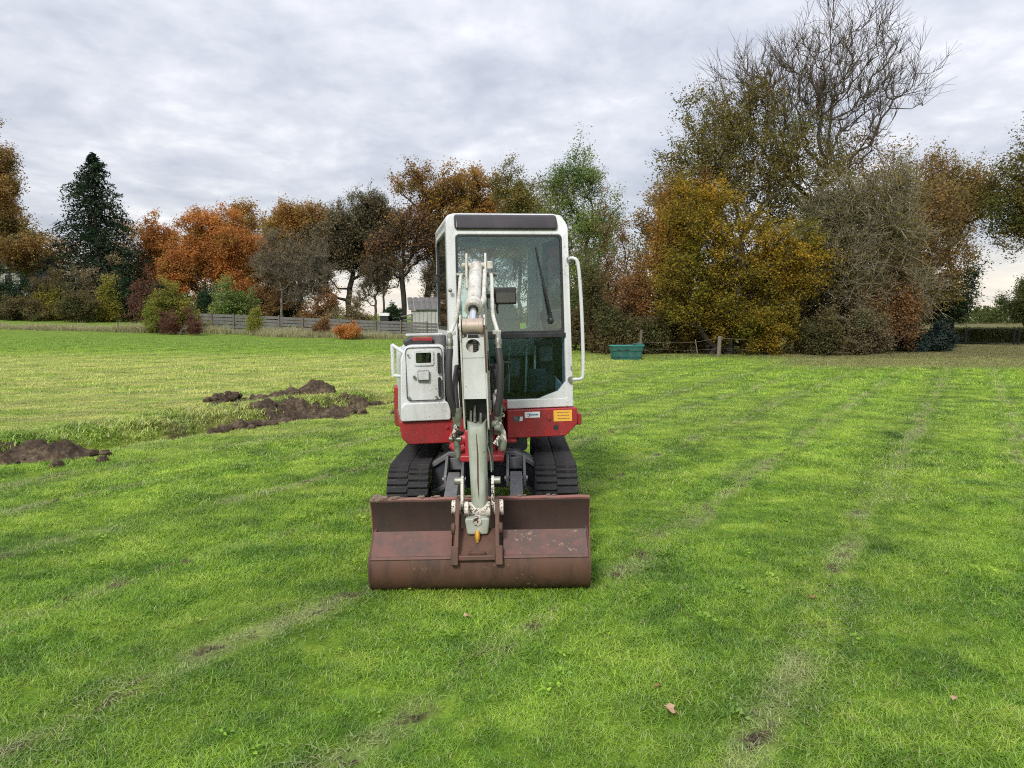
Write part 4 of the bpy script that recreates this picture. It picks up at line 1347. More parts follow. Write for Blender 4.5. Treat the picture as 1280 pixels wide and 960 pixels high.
# ---- swing post and its cylinder
BX = 0.022                                    # the boom's plane
m_ = MB()
m_.prism(fillet([(BX - 0.17, 0.56), (BX + 0.15, 0.56), (BX + 0.15, 0.61), (BX - 0.17, 0.61)], 0.02), 'y', -0.94, -0.52)
m_.prism(fillet([(BX - 0.10, 0.60), (BX + 0.09, 0.60), (BX + 0.09, 0.90), (BX - 0.10, 0.90)], 0.02), 'y', -0.76, -0.50)
m_.build('swing_post', MAT['red'], EX, bevel=0.012)
MB().prism(fillet([(-0.86, 0.53), (-0.56, 0.53), (-0.56, 0.92), (-0.66, 0.98), (-0.84, 0.80)], 0.03), 'x', BX + 0.105, BX + 0.135).build('swing_plate', MAT['red'], EX, bevel=0.005)
MB().prism(fillet([(-0.86, 0.56), (-0.56, 0.56), (-0.56, 0.86), (-0.66, 0.92), (-0.84, 0.78)], 0.03), 'x', BX - 0.135, BX - 0.105).build('swing_plate', MAT['red'], EX, bevel=0.005)
MB().box((0.165, -0.58, 0.935), (0.075, 0.10, 0.07)).build('swing_stop', MAT['red'], EX, bevel=0.008)
MB().box((0.205, -0.60, 0.660), (0.12, 0.10, 0.018)).build('swing_stop', MAT['red'], EX, bevel=0.004)
MB().cyl((-0.235, -0.74, 0.700), (-0.10, -0.74, 0.700), 0.055, 22).build('swing_cylinder', MAT['red'], EX, bevel=0.012)
MB().curve([(-0.22, -0.80, 0.665), (-0.17, -0.83, 0.635), (-0.12, -0.82, 0.655)], 0.026, 10).build('swing_hose_elbow', MAT['red'], EX)
MB().cyl((-0.26, -0.545, 0.72), (-0.26, -0.60, 0.72), 0.085, 22).build('swing_bore', MAT['black'], EX)
MB().tube([(0.158, -0.70, 0.92), (0.155, -0.76, 1.02), (0.150, -0.80, 1.10)], 0.017, 10).build('hose_clamp', MAT['red'], EX)
MB().cyl((0.135, -0.83, 1.105), (0.178, -0.83, 1.105), 0.038, 18).build('hose_clamp_ring', MAT['red'], EX, bevel=0.006)

for k, (dx0, dx1) in enumerate(((-0.13, -0.10), (-0.10, -0.085), (0.07, 0.075), (0.10, 0.09), (-0.155, -0.115))):
    MB().curve([(BX + dx0, -0.50, 0.80 + 0.02 * k), (BX + dx0 * 1.1, -0.66, 0.84 + 0.015 * k), (BX + dx1, -0.80, 0.98 + 0.02 * k), (BX + dx1 * 0.95, -0.88, 1.20)], 0.014, 8).build('swing_hose', MAT['hose'], EX)
# ---- boom
def squeeze(s):
    k = -0.018
    return Matrix(((s, 0, k, BX * (1 - s) + 0.010 - k * 0.45), (0, 1, 0, 0), (0, 0, 1, 0), (0, 0, 0, 1)))


BS, HS = squeeze(0.70), squeeze(1.0)
prof = [(-0.62, 0.80), (-0.64, 1.25), (-0.76, 1.66), (-0.96, 1.85), (-1.13, 1.84), (-1.58, 1.50), (-1.70, 1.40), (-1.735, 1.33),
        (-1.70, 1.27), (-1.60, 1.25), (-1.14, 1.58), (-1.02, 1.52), (-0.90, 1.20), (-0.82, 0.78), (-0.73, 0.70)]
boom = MB().prism(fillet(prof, 0.05, 4), 'x', BX - 0.076, BX + 0.076).build('boom', MAT['boom'], EX, bevel=0.008, xf=BS)
for s in (-1, 1):
    MB().prism(fillet([(-0.94, 1.80), (-1.14, 1.80), (-1.09, 1.99), (-1.03, 2.055), (-1.00, 2.05)], 0.012), 'x', BX + s * 0.066 - 0.008, BX + s * 0.066 + 0.008).build('cylinder_lug', MAT['boom'], boom, bevel=0.003, xf=HS)
MB().cyl((BX - 0.10, -1.05, 1.965), (BX + 0.115, -1.05, 1.965), 0.022, 16).build('lug_pin', MAT['boom'], boom, bevel=0.004, xf=HS)
MB().box((BX + 0.098, -1.08, 1.965), (0.040, 0.06, 0.055)).build('pin_block', MAT['boom'], boom, bevel=0.006, xf=HS)
MB().cyl((BX - 0.124, -1.66, 1.335), (BX + 0.124, -1.66, 1.335), 0.062, 22).build('pivot_boss', MAT['black'], boom, bevel=0.006, xf=BS)
# arm cylinder on top of the boom
A, B = Vector((BX, -1.05, 1.965)), Vector((BX - 0.004, -1.83, 1.552))
d_ = (B - A).normalized()
ac = MB().tube([A, A + d_ * 0.02, A + d_ * 0.05, A + d_ * 0.60], [0.038, 0.041, 0.045, 0.045], 26).build('arm_cylinder', MAT['boom'], EX, xf=HS)
MB().tube([A + d_ * 0.575, A + d_ * 0.585, A + d_ * 0.650, A + d_ * 0.658], [0.046, 0.055, 0.055, 0.048], 26).build('cylinder_gland', MAT['boom'], ac, xf=HS)
MB().tube([A + d_ * 0.652, A + d_ * 0.668], [0.034, 0.030], 22).build('rod_wiper', MAT['black'], ac, xf=HS)
MB().tube([A + d_ * 0.64, B], 0.0225, 20).build('cylinder_rod', MAT['chrome'], ac, xf=HS)
MB().cyl((BX - 0.044, B.y, B.z), (BX + 0.044, B.y, B.z), 0.048, 24).build('rod_eye', MAT['pin'], ac, bevel=0.005, xf=HS)
off = Vector((0.063, 0, 0.01))
MB().tube([A + off + d_ * 0.10, A + off + d_ * 0.40, A + off + d_ * 0.545], 0.014, 12).build('oil_pipe', MAT['boom'], ac, xf=HS)
MB().tube([A + off + d_ * 0.53, A + off + d_ * 0.56, A + d_ * 0.60 + Vector((0.03, 0, -0.02))], [0.019, 0.021, 0.017], 12).build('pipe_elbow', MAT['boom'], ac, xf=HS)
MB().tube([A + Vector((0.034, 0, -0.07)) + d_ * 0.45, A + Vector((0.034, 0, -0.055)) + d_ * 0.80], 0.011, 10).build('oil_pipe', MAT['boom'], ac, xf=HS)
MB().tube([A + Vector((0.034, 0, -0.055)) + d_ * 0.775, A + Vector((0.034, 0, -0.055)) + d_ * 0.83], 0.017, 12).build('pipe_nut', MAT['fitting'], ac, xf=HS)
# boom hydraulic pipes down both sides, ending in hose couplings
for s in (-1, 1):
    x0 = BX + s * 0.105
    x1 = BX + s * 0.148
    bp = MB().curve([(x0 - s * 0.02, -1.02, 1.90), (x0, -1.10, 1.893), (x0 + s * 0.004, -1.30, 1.76), (x0 + s * 0.010, -1.50, 1.625), (x1 - s * 0.012, -1.62, 1.545), (x1, -1.70, 1.50)], 0.0125, 10).build('boom_pipe', MAT['boom'], boom, xf=HS)
    MB().tube([(x0 - s * 0.03, -1.02, 1.905), (x0 + s * 0.035, -1.02, 1.905)], 0.016, 12).build('pipe_joint', MAT['fitting'], boom, xf=HS)
    MB().box((x1 - s * 0.008, -1.715, 1.512), (0.052, 0.03, 0.026)).build('pipe_bracket', MAT['boom'], boom, bevel=0.004, xf=HS)
    cp = MB().tube([(x1, -1.72, 1.505), (x1, -1.745, 1.475), (x1, -1.755, 1.470), (x1, -1.765, 1.440), (x1, -1.768, 1.435), (x1, -1.775, 1.405)], [0.017, 0.017, 0.022, 0.022, 0.017, 0.020], 12).build('hose_coupling', MAT['fitting'], boom, xf=HS)
# hoses hanging from the couplings to the arm
hoses = [
    [(BX - 0.148, -1.775, 1.415), (BX - 0.157, -1.80, 1.30), (BX - 0.158, -1.80, 1.14), (BX - 0.140, -1.78, 1.05), (BX - 0.128, -1.76, 0.99)],
    [(BX - 0.120, -1.62, 1.30), (BX - 0.128, -1.74, 1.20), (BX - 0.122, -1.77, 1.08), (BX - 0.116, -1.77, 0.99)],
    [(BX + 0.148, -1.775, 1.415), (BX + 0.156, -1.80, 1.30), (BX + 0.146, -1.80, 1.14), (BX + 0.128, -1.78, 1.04), (BX + 0.126, -1.76, 0.99)],
    [(BX + 0.120, -1.60, 1.30), (BX + 0.136, -1.70, 1.20), (BX + 0.140, -1.74, 1.08), (BX + 0.132, -1.74, 1.01)],
]
for k, hp in enumerate(hoses):
    MB().curve(hp, 0.021 if k % 2 == 0 else 0.017, 12, 8).build('hydraulic_hose', MAT['hose'], EX, xf=HS)
    e = Vector(hp[-1])
    MB().tube([e + Vector((0, 0, 0.065)), e, e + Vector((0, 0, -0.01)), e + Vector((0, 0, -0.045))], [0.026, 0.026, 0.020, 0.018], 12).build('hose_ferrule', MAT['fitting'], EX, xf=HS)
# thin service hose looping in front of the windscreen
MB().curve([(0.128, -1.00, 1.42), (0.155, -0.98, 1.34), (0.185, -0.92, 1.285), (0.228, -0.86, 1.275), (0.232, -0.84, 1.23), (0.205, -0.84, 1.17), (0.180, -0.84, 1.12)], 0.0075, 8).build('service_hose', MAT['hose'], EX, xf=HS)
MB().ball((0.165, -1.02, 1.42), (0.018, 0.018, 0.028), 10, 8).build('hose_union', MAT['fitting'], EX, xf=HS)
MB().ball((0.165, -1.02, 1.37), (0.016, 0.016, 0.022), 10, 8).build('hose_union', MAT['fitting'], EX, xf=HS)
# boom cylinder between the post and the boom
MB().tube([(BX, -0.84, 0.70), (BX, -1.02, 1.22)], 0.047, 20).build('boom_cylinder', MAT['boom'], EX, xf=HS)
MB().tube([(BX, -1.02, 1.22), (BX, -1.10, 1.50)], 0.024, 16).build('boom_cylinder_rod', MAT['chrome'], EX, xf=HS)
# work lamp on the boom
wl = MB().prism(rrect(BX + 0.122, BX + 0.272, 1.692, 1.808, 0.012), 'y', -1.20, -1.14).build('boom_work_lamp', MAT['black'], EX, bevel=0.008, xf=HS)
MB().prism(rrect(BX + 0.134, BX + 0.262, 1.704, 1.770, 0.010), 'y', -1.207, -1.202).build('lens', MAT['lens'], wl, xf=HS)
MB().prism(rrect(BX + 0.150, BX + 0.246, 1.712, 1.756, 0.018), 'y', -1.2018, -1.1995).build('reflector', MAT['frame'], wl, xf=HS)
MB().box((BX + 0.10, -1.16, 1.75), (0.06, 0.02, 0.03)).build('lamp_bracket', MAT['black'], wl, xf=HS)
MB().tube([(BX + 0.140, -1.17, 1.692), (BX + 0.136, -1.18, 1.66), (BX + 0.142, -1.18, 1.63)], 0.008, 8).build('lamp_cable', MAT['black'], wl, xf=HS)

# ---- arm (dipper)
sp_ = [(-1.905, 1.56), (-1.895, 1.45), (-1.88, 1.10), (-1.86, 0.93), (-1.66, 0.90), (-1.57, 1.15), (-1.56, 1.36), (-1.66, 1.50), (-1.80, 1.625), (-1.875, 1.615)]
arm = MB().prism(fillet(sp_, 0.03, 3), 'x', BX - 0.110, BX - 0.096).build('arm', MAT['boom'], EX, bevel=0.002, xf=BS)
MB().prism(fillet(sp_, 0.03, 3), 'x', BX + 0.096, BX + 0.110).build('arm_cheek', MAT['boom'], arm, bevel=0.002, xf=BS)
# worn brown edges of the cheek plates
MB().tube([(BX + 0.103, -1.907, 1.56), (BX + 0.103, -1.897, 1.45), (BX + 0.103, -1.889, 1.28)], 0.0075, 8).build('worn_edge', MAT['rust_panel'], arm, xf=BS)
for s in (-1, 1):
    MB().cyl((BX + s * 0.050, -1.83, 1.552), (BX + s * 0.092, -1.83, 1.552), 0.050, 22).build('pin_collar', MAT['pin'], arm, bevel=0.006, xf=BS)
MB().cyl((BX - 0.122, -1.83, 1.552), (BX + 0.122, -1.83, 1.552), 0.020, 16).build('rod_pin', MAT['pin'], arm, xf=BS)
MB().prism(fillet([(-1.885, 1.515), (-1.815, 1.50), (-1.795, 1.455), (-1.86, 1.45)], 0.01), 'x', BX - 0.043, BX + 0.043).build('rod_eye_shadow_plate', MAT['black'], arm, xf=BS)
# front panel with its round hose hole
npt = 20
po, pi_ = [], []
for k in range(npt):
    a = 2 * math.pi * (k + 0.5) / npt
    ca, sa = math.cos(a), math.sin(a)
    mmx = max(abs(ca), abs(sa))
    po.append((BX + 0.094 * ca / mmx, 1.425 + 0.058 * sa / mmx))
    pi_.append((BX + 0.062 * ca, 1.437 + 0.040 * sa))
MB().ring(po, pi_, 'y', -1.884, -1.872).build('arm_front_panel', MAT['white'], arm, xf=BS)
MB().box((BX, -1.874, 1.2435), (0.190, 0.012, 0.247)).build('arm_front_panel', MAT['white'], arm, xf=BS)
MB().box((BX, -1.845, 1.42), (0.188, 0.01, 0.14)).build('panel_inside', MAT['boom'], arm, xf=BS)
spr = [(BX + 0.016 + 0.018 * math.cos(k * 0.9), -1.868 + 0.010 * math.sin(k * 0.9), 1.485 - 0.0016 * k) for k in range(56)]
MB().tube(spr, 0.0055, 6).build('spring_sleeve', MAT['hose'], arm, xf=BS)
# hollow below the panel
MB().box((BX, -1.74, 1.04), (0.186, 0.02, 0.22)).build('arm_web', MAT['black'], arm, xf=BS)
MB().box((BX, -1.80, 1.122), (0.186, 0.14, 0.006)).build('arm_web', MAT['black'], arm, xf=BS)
for (dx_, zz_, ln) in ((-0.055, 0.99, 0.05), (-0.02, 1.0, 0.07), (0.03, 0.985, 0.04)):
    MB().tube([(BX + dx_, -1.80, zz_ - 0.03), (BX + dx_ + 0.008, -1.79, zz_ + ln)], 0.012, 8).build('grease_line', MAT['fitting'], arm, xf=BS)
# lower arm: tapered rounded box
rows = []
for t in np.linspace(0, 1, 9):
    z = 0.985 - t * 0.525
    hw = 0.084 - 0.016 * t
    yf_, yb_ = -1.868 - 0.045 * t, -1.64 - 0.12 * t
    pts = fillet([(-hw, yf_), (hw, yf_), (hw, yb_), (-hw, yb_)], [0.045, 0.045, 0.015, 0.015], 5)
    zs = []
    for (x, y) in pts:
        dz_ = 0.0
        if t == 0:
            dz_ = -0.045 * (1 - (x / hw) ** 2) if y < -1.80 else 0.0
        zs.append((BX + x, y, z + dz_))
    rows.append(zs)
m_ = MB()
npp = len(rows[0])
vs_all = [p_ for rw in rows for p_ in rw]
fs_all = [(i * npp + k, i * npp + (k + 1) % npp, (i + 1) * npp + (k + 1) % npp, (i + 1) * npp + k) for i in range(len(rows) - 1) for k in range(npp)]
fs_all.append(tuple(range(npp - 1, -1, -1)))
fs_all.append(tuple((len(rows) - 1) * npp + k for k in range(npp)))
m_.add(vs_all, fs_all)
la = m_.build('lower_arm', MAT['arm'], EX, angle=45, xf=BS)
MB().tube([(BX - 0.003, -1.872, 0.91), (BX + 0.002, -1.882, 0.78), (BX - 0.003, -1.896, 0.62), (BX, -1.904, 0.52)], [0.004, 0.008, 0.008, 0.005], 6).build('rusty_weld_seam', MAT['rust'], la, xf=BS)
for s, (z0, z1) in ((-1, (0.80, 0.77)), (1, (0.76, 0.81))):
    MB().tube([(BX + 0.015 + s * 0.006, -1.881, z0), (BX + 0.04 + s * 0.018, -1.882, z1)], 0.0035, 6).build('weld_scar', MAT['arm'], la, xf=BS)
MB().tube([(BX + 0.108, -1.70, 1.00), (BX + 0.110, -1.72, 0.85), (BX + 0.106, -1.74, 0.66)], 0.021, 14).build('bucket_cylinder', MAT['frame_light'], la, xf=BS)
MB().tube([(BX + 0.075, -1.83, 0.86), (BX + 0.100, -1.80, 0.78), (BX + 0.108, -1.775, 0.70), (BX + 0.108, -1.77, 0.655)], 0.0065, 8).build('oil_pipe', MAT['arm'], la, xf=BS)
MB().cyl((BX + 0.100, -1.70, 1.085), (BX + 0.150, -1.70, 1.085), 0.052, 22).build('arm_boss', MAT['boom'], la, bevel=0.008, xf=HS)
MB().ball((BX + 0.125, -1.74, 1.145), (0.014, 0.014, 0.018), 10, 8).build('grease_nipple', MAT['boom'], la, xf=HS)
# valves and fittings on both sides where the hoses end
MB().tube([(BX + 0.126, -1.76, 0.955), (BX + 0.150, -1.77, 0.90), (BX + 0.156, -1.77, 0.84)], [0.022, 0.024, 0.022], 12).build('hose_fitting', MAT['linkage'], la, xf=HS)
MB().tube([(BX + 0.150, -1.77, 0.885), (BX + 0.150, -1.77, 0.83), (BX + 0.150, -1.77, 0.79)], [0.022, 0.028, 0.020], 14).build('shutoff_valve', MAT['fitting'], la, xf=HS)
MB().tube([(BX + 0.10, -1.83, 0.84), (BX + 0.135, -1.83, 0.885)], 0.008, 8).build('valve_lever', MAT['linkage'], la, xf=HS)
MB().cyl((BX + 0.115, -1.80, 0.935), (BX + 0.150, -1.82, 0.935), 0.024, 14).build('hose_union', MAT['fitting'], la, bevel=0.004, xf=HS)
MB().cyl((BX + 0.095, -1.79, 0.955), (BX + 0.128, -1.81, 0.958), 0.022, 14).build('hose_union', MAT['fitting'], la, bevel=0.004, xf=HS)
MB().tube([(BX - 0.122, -1.76, 0.955), (BX - 0.135, -1.77, 0.91), (BX - 0.150, -1.76, 0.87)], [0.020, 0.018, 0.016], 12).build('hose_fitting', MAT['linkage'], la, xf=HS)
MB().tube([(BX - 0.135, -1.74, 0.875), (BX - 0.130, -1.74, 0.80), (BX - 0.128, -1.74, 0.745)], [0.018, 0.022, 0.016], 14).build('shutoff_valve', MAT['fitting'], la, xf=HS)
MB().cyl((BX - 0.175, -1.74, 0.86), (BX - 0.100, -1.76, 0.86), 0.014, 12).build('hose_union', MAT['fitting'], la, xf=HS)

# oily clutter of small fittings and hose ends beside the arm
for s in (-1, 1):
    for k in range(9):
        x_ = BX + s * rngx.uniform(0.095, 0.165)
        y_ = rngx.uniform(-1.74, -1.60)
        z_ = rngx.uniform(0.80, 1.02)
        dv = Vector((rngx.uniform(-1, 1), rngx.uniform(-1, 0.3), rngx.uniform(-1, 1))).normalized() * rngx.uniform(0.02, 0.05)
        MB().tube([(x_, y_, z_), (x_ + dv.x * 0.5, y_ + dv.y * 0.5, z_ + dv.z * 0.5), (x_ + dv.x, y_ + dv.y, z_ + dv.z)], [0.013, 0.016, 0.010], 8).build('hose_union', rngx.choice([MAT['fitting'], MAT['linkage'], MAT['hose']]), la)
    MB().curve([(BX + s * 0.105, -1.66, 1.28), (BX + s * 0.135, -1.70, 1.16), (BX + s * 0.125, -1.72, 1.02), (BX + s * 0.150, -1.69, 0.88)], 0.012, 8).build('hydraulic_hose', MAT['hose'], EX)
    MB().curve([(BX + s * 0.09, -1.50, 1.30), (BX + s * 0.12, -1.30, 1.08), (BX + s * 0.13, -1.05, 0.95), (BX + s * 0.10, -0.86, 0.98)], 0.016, 8).build('hydraulic_hose', MAT['hose'], EX)

# ---- bucket linkage
BSH = Matrix.Translation((0, -0.135, -0.012))
lk = MB().cyl((BX - 0.075, -1.735, 0.455), (BX + 0.075, -1.735, 0.455), 0.048, 22).build('arm_tip_boss', MAT['linkage'], EX, bevel=0.008, xf=BSH)
for s in (-1, 1):
    MB().prism(fillet([(-1.69, 0.66), (-1.76, 0.66), (-1.80, 0.50), (-1.74, 0.42), (-1.68, 0.50)], 0.025), 'x', BX + s * 0.092 - 0.009, BX + s * 0.092 + 0.009).build('bucket_link', MAT['linkage'], EX, bevel=0.004, xf=BSH)
    MB().cyl((BX + s * 0.084, -1.735, 0.635), (BX + s * 0.140, -1.735, 0.635), 0.023, 16).build('link_pin', MAT['fitting'], EX, bevel=0.005, xf=BSH)
    MB().cyl((BX + s * 0.052, -1.80, 0.475), (BX + s * 0.078, -1.80, 0.475), 0.047, 20).build('link_bush', MAT['linkage'], EX, bevel=0.006, xf=BSH)
    MB().cyl((BX + s * 0.100, -1.78, 0.480), (BX + s * 0.155, -1.78, 0.480), 0.046, 20).build('link_boss', MAT['linkage'], EX, bevel=0.006, xf=BSH)
m_ = MB().prism(fillet([(BX - 0.075, 0.435), (BX - 0.062, 0.335), (BX + 0.062, 0.335), (BX + 0.075, 0.435)], 0.015), 'y', -1.86, -1.79)
m_.build('rod_end_block', MAT['arm'], EX, bevel=0.012, xf=BSH)
MB().cyl((BX, -1.87, 0.415), (BX, -1.80, 0.425), 0.026, 18).build('rod_end_bore', MAT['linkage'], EX, bevel=0.004, xf=BSH)
gn = MB().tube([(BX, -1.875, 0.362), (BX, -1.882, 0.33), (BX, -1.886, 0.312), (BX, -1.890, 0.295)], [0.014, 0.017, 0.012, 0.006], 12).build('grease_nipple', MAT['brass'], EX, xf=BSH)
MB().tube([(BX, -1.89, 0.30), (BX, -1.89, 0.27)], 0.006, 8).build('nipple_tip', MAT['black'], gn, xf=BSH)

# ---- ditching bucket
KX0, KX1 = 0.035 - 0.644, 0.035 + 0.644
C_, RB = (-1.815, 0.165), 0.165
arc = []
for k in range(13):
    a = R(152 + (270 - 152) * k / 12)
    arc.append((C_[0] + RB * math.cos(a), C_[1] + RB * math.sin(a)))
outl = [(-1.790, 0.335), (-1.925, 0.247)] + arc + [(-1.60, 0.006), (-1.50, 0.016)]
inl = []
for i, (y, z) in enumerate(outl):
    a_, b_ = outl[max(0, i - 1)], outl[min(len(outl) - 1, i + 1)]
    d2 = Vector((b_[0] - a_[0], b_[1] - a_[1])).normalized()
    inl.append((y - d2.y * 0.013, z + d2.x * 0.013))
bk = MB().prism(outl + inl[::-1], 'x', KX0, KX1).build('bucket', MAT['rust'], EX, angle=30, xf=BSH)
side = outl + [(-1.55, 0.22), (-1.70, 0.33)]
for xx in (KX0 - 0.002, KX1 - 0.012):
    MB().prism([((y + 1.75) * 1.012 - 1.75, (z - 0.16) * 1.02 + 0.163) for (y, z) in side], 'x', xx, xx + 0.014).build('bucket_side_plate', MAT['rust'], bk, bevel=0.003, xf=BSH)
# proud back plates left and right of the ears
def back_plate(x0, x1, c0, c1):
    p0, p1 = Vector((-1.968, 0.220)), Vector((-1.806, 0.343))
    n = Vector((-(p1 - p0).y, (p1 - p0).x)).normalized() * 0.012
    m2 = MB()
    a = [(x0 + c0, p0.x, p0.y), (x1 - c1, p0.x, p0.y), (x1, p1.x, p1.y), (x0, p1.x, p1.y)]
    b = [(x, y - abs(n.x), z + abs(n.y)) for (x, y, z) in a]
    m2.add(a + b, [(0, 1, 2, 3), (7, 6, 5, 4), (0, 4, 5, 1), (1, 5, 6, 2), (2, 6, 7, 3), (3, 7, 4, 0)])
    return m2.build('bucket_back_plate', MAT['rust_panel'], bk, bevel=0.004, xf=BSH)


back_plate(KX0 + 0.012, BX - 0.150, 0.0, 0.0)
back_plate(BX + 0.150, KX1 - 0.012, 0.0, 0.0)
ear = fillet([(-1.985, 0.205), (-1.985, 0.30), (-1.86, 0.46), (-1.82, 0.535), (-1.70, 0.535), (-1.66, 0.44), (-1.76, 0.30), (-1.84, 0.20)], 0.02, 3)
for s in (-1, 1):
    MB().prism(ear, 'x', BX + s * 0.118 - 0.012, BX + s * 0.118 + 0.012).build('bucket_ear', MAT['rust'], bk, bevel=0.004, xf=BSH)
    MB().cyl((BX + s * 0.128, -1.90, 0.385), (BX + s * 0.150, -1.90, 0.385), 0.034, 16).build('ear_boss', MAT['rust'], bk, bevel=0.006, xf=BSH)
    MB().box((BX + s * 0.128, -1.985, 0.250), (0.042, 0.03, 0.11), (R(-20), 0, 0)).build('ear_gusset', MAT['rust'], bk, bevel=0.005, xf=BSH)
MB().add([(BX - 0.106, -1.955, 0.245), (BX + 0.106, -1.955, 0.245), (BX + 0.106, -1.80, 0.36), (BX - 0.106, -1.80, 0.36),
          (BX - 0.106, -1.945, 0.235), (BX + 0.106, -1.945, 0.235), (BX + 0.106, -1.79, 0.35), (BX - 0.106, -1.79, 0.35)],
         [(0, 1, 2, 3), (7, 6, 5, 4), (0, 4, 5, 1), (1, 5, 6, 2), (2, 6, 7, 3), (3, 7, 4, 0)]).build('ear_floor_plate', MAT['rust'], bk, xf=BSH)
MB().box((BX, -1.985, 0.238), (0.212, 0.028, 0.028)).build('ear_cross_bar', MAT['rust_panel'], bk, bevel=0.005, xf=BSH)
MB().box((BX, -1.975, 0.262), (0.10, 0.024, 0.02)).build('ear_cross_bar', MAT['rust'], bk, bevel=0.005, xf=BSH)
MB().box(((KX0 + KX1) / 2, -1.49, 0.018), (KX1 - KX0 + 0.01, 0.10, 0.018)).build('cutting_edge', MAT['blade'], bk, bevel=0.003, xf=BSH)


# ------------------------------------------------------------------ trees
def tubes_np(P0, P1, R0, R1, n):
    """frustums between point arrays"""
    d = P1 - P0
    L = np.linalg.norm(d, axis=1, keepdims=True) + 1e-9
    d = d / L
    ref = np.where(np.abs(d[:, 2:3]) < 0.9, np.array([[0, 0, 1.0]]), np.array([[1.0, 0, 0]]))
    sx = np.cross(d, ref)
    sx /= np.linalg.norm(sx, axis=1, keepdims=True)
    sy = np.cross(sx, d)
    a = np.arange(n) * 2 * np.pi / n
    circ = sx[:, None, :] * np.cos(a)[None, :, None] + sy[:, None, :] * np.sin(a)[None, :, None]
    V0 = P0[:, None, :] + circ * R0[:, None, None]
    V1 = P1[:, None, :] + circ * R1[:, None, None]
    m = len(P0)
    V = np.concatenate([V0, V1], 1).reshape(-1, 3)
    base = (np.arange(m) * 2 * n)[:, None]
    k = np.arange(n)
    Q = np.stack([base + k, base + (k + 1) % n, base + n + (k + 1) % n, base + n + k], 2).reshape(-1, 4)
    return V, Q


def join(parts):
    V, Q, o = [], [], 0
    for v, q_ in parts:
        if len(v) == 0: continue
        V.append(v); Q.append(q_ + o); o += len(v)
    return np.concatenate(V), np.concatenate(Q)


def leaves_np(r, C, size, clump, up=0.35, aspect=0.62, tri=False):
    n = len(C)
    nrm = r.randn(n, 3)
    nrm[:, 2] = np.abs(nrm[:, 2]) + up
    nrm /= np.linalg.norm(nrm, axis=1, keepdims=True)
    t = r.randn(n, 3)
    t -= nrm * np.sum(t * nrm, 1, keepdims=True)
    t /= np.linalg.norm(t, axis=1, keepdims=True)
    b = np.cross(nrm, t)
    s = size * (0.6 + 0.8 * r.rand(n))[:, None]
    V = np.stack([C - t * s * 0.5, C + b * s * aspect * 0.5 + nrm * s * 0.07, C + t * s * 0.5, C - b * s * aspect * 0.5 + nrm * s * 0.07], 1).reshape(-1, 3)
    Q = np.arange(n * 4).reshape(-1, 4)
    rv = np.clip(0.5 * clump + 0.5 * r.rand(n), 0, 1)
    if tri:
        V = V.reshape(-1, 4, 3)[:, 1:4].reshape(-1, 3)
        return V, np.arange(n * 3).reshape(-1, 3), np.repeat(rv, 3)
    return V, Q, np.repeat(rv, 4)


def lumpy(r, env):
    """break every ellipsoid into uneven lumps so that outlines and gaps are irregular"""
    out = []
    for (cx, cy, cz, rx, ry, rz) in env:
        for k in range(11 if len(env) < 4 else 7):
            d = r.randn(3)
            d /= np.linalg.norm(d)
            f = 0.45 + 0.42 * r.rand()
            s = 0.22 + 0.24 * r.rand()
            out.append((cx + d[0] * f * rx, cy + d[1] * f * ry, cz + d[2] * f * rz, rx * s * (0.8 + 0.5 * r.rand()), ry * s, rz * s * (0.7 + 0.5 * r.rand())))
        out.append((cx, cy, cz, rx * 0.62, ry * 0.62, rz * 0.62))
    return out


def sample_env(r, env, n, shell):
    wts = np.array([e[3] * e[4] * e[5] for e in env])
    pick = r.choice(len(env), n, p=wts / wts.sum())
    d = r.randn(n, 3)
    d /= np.linalg.norm(d, axis=1, keepdims=True)
    rad = r.rand(n) ** shell
    E = np.array(env)[pick]
    return E[:, :3] + d * rad[:, None] * E[:, 3:6]


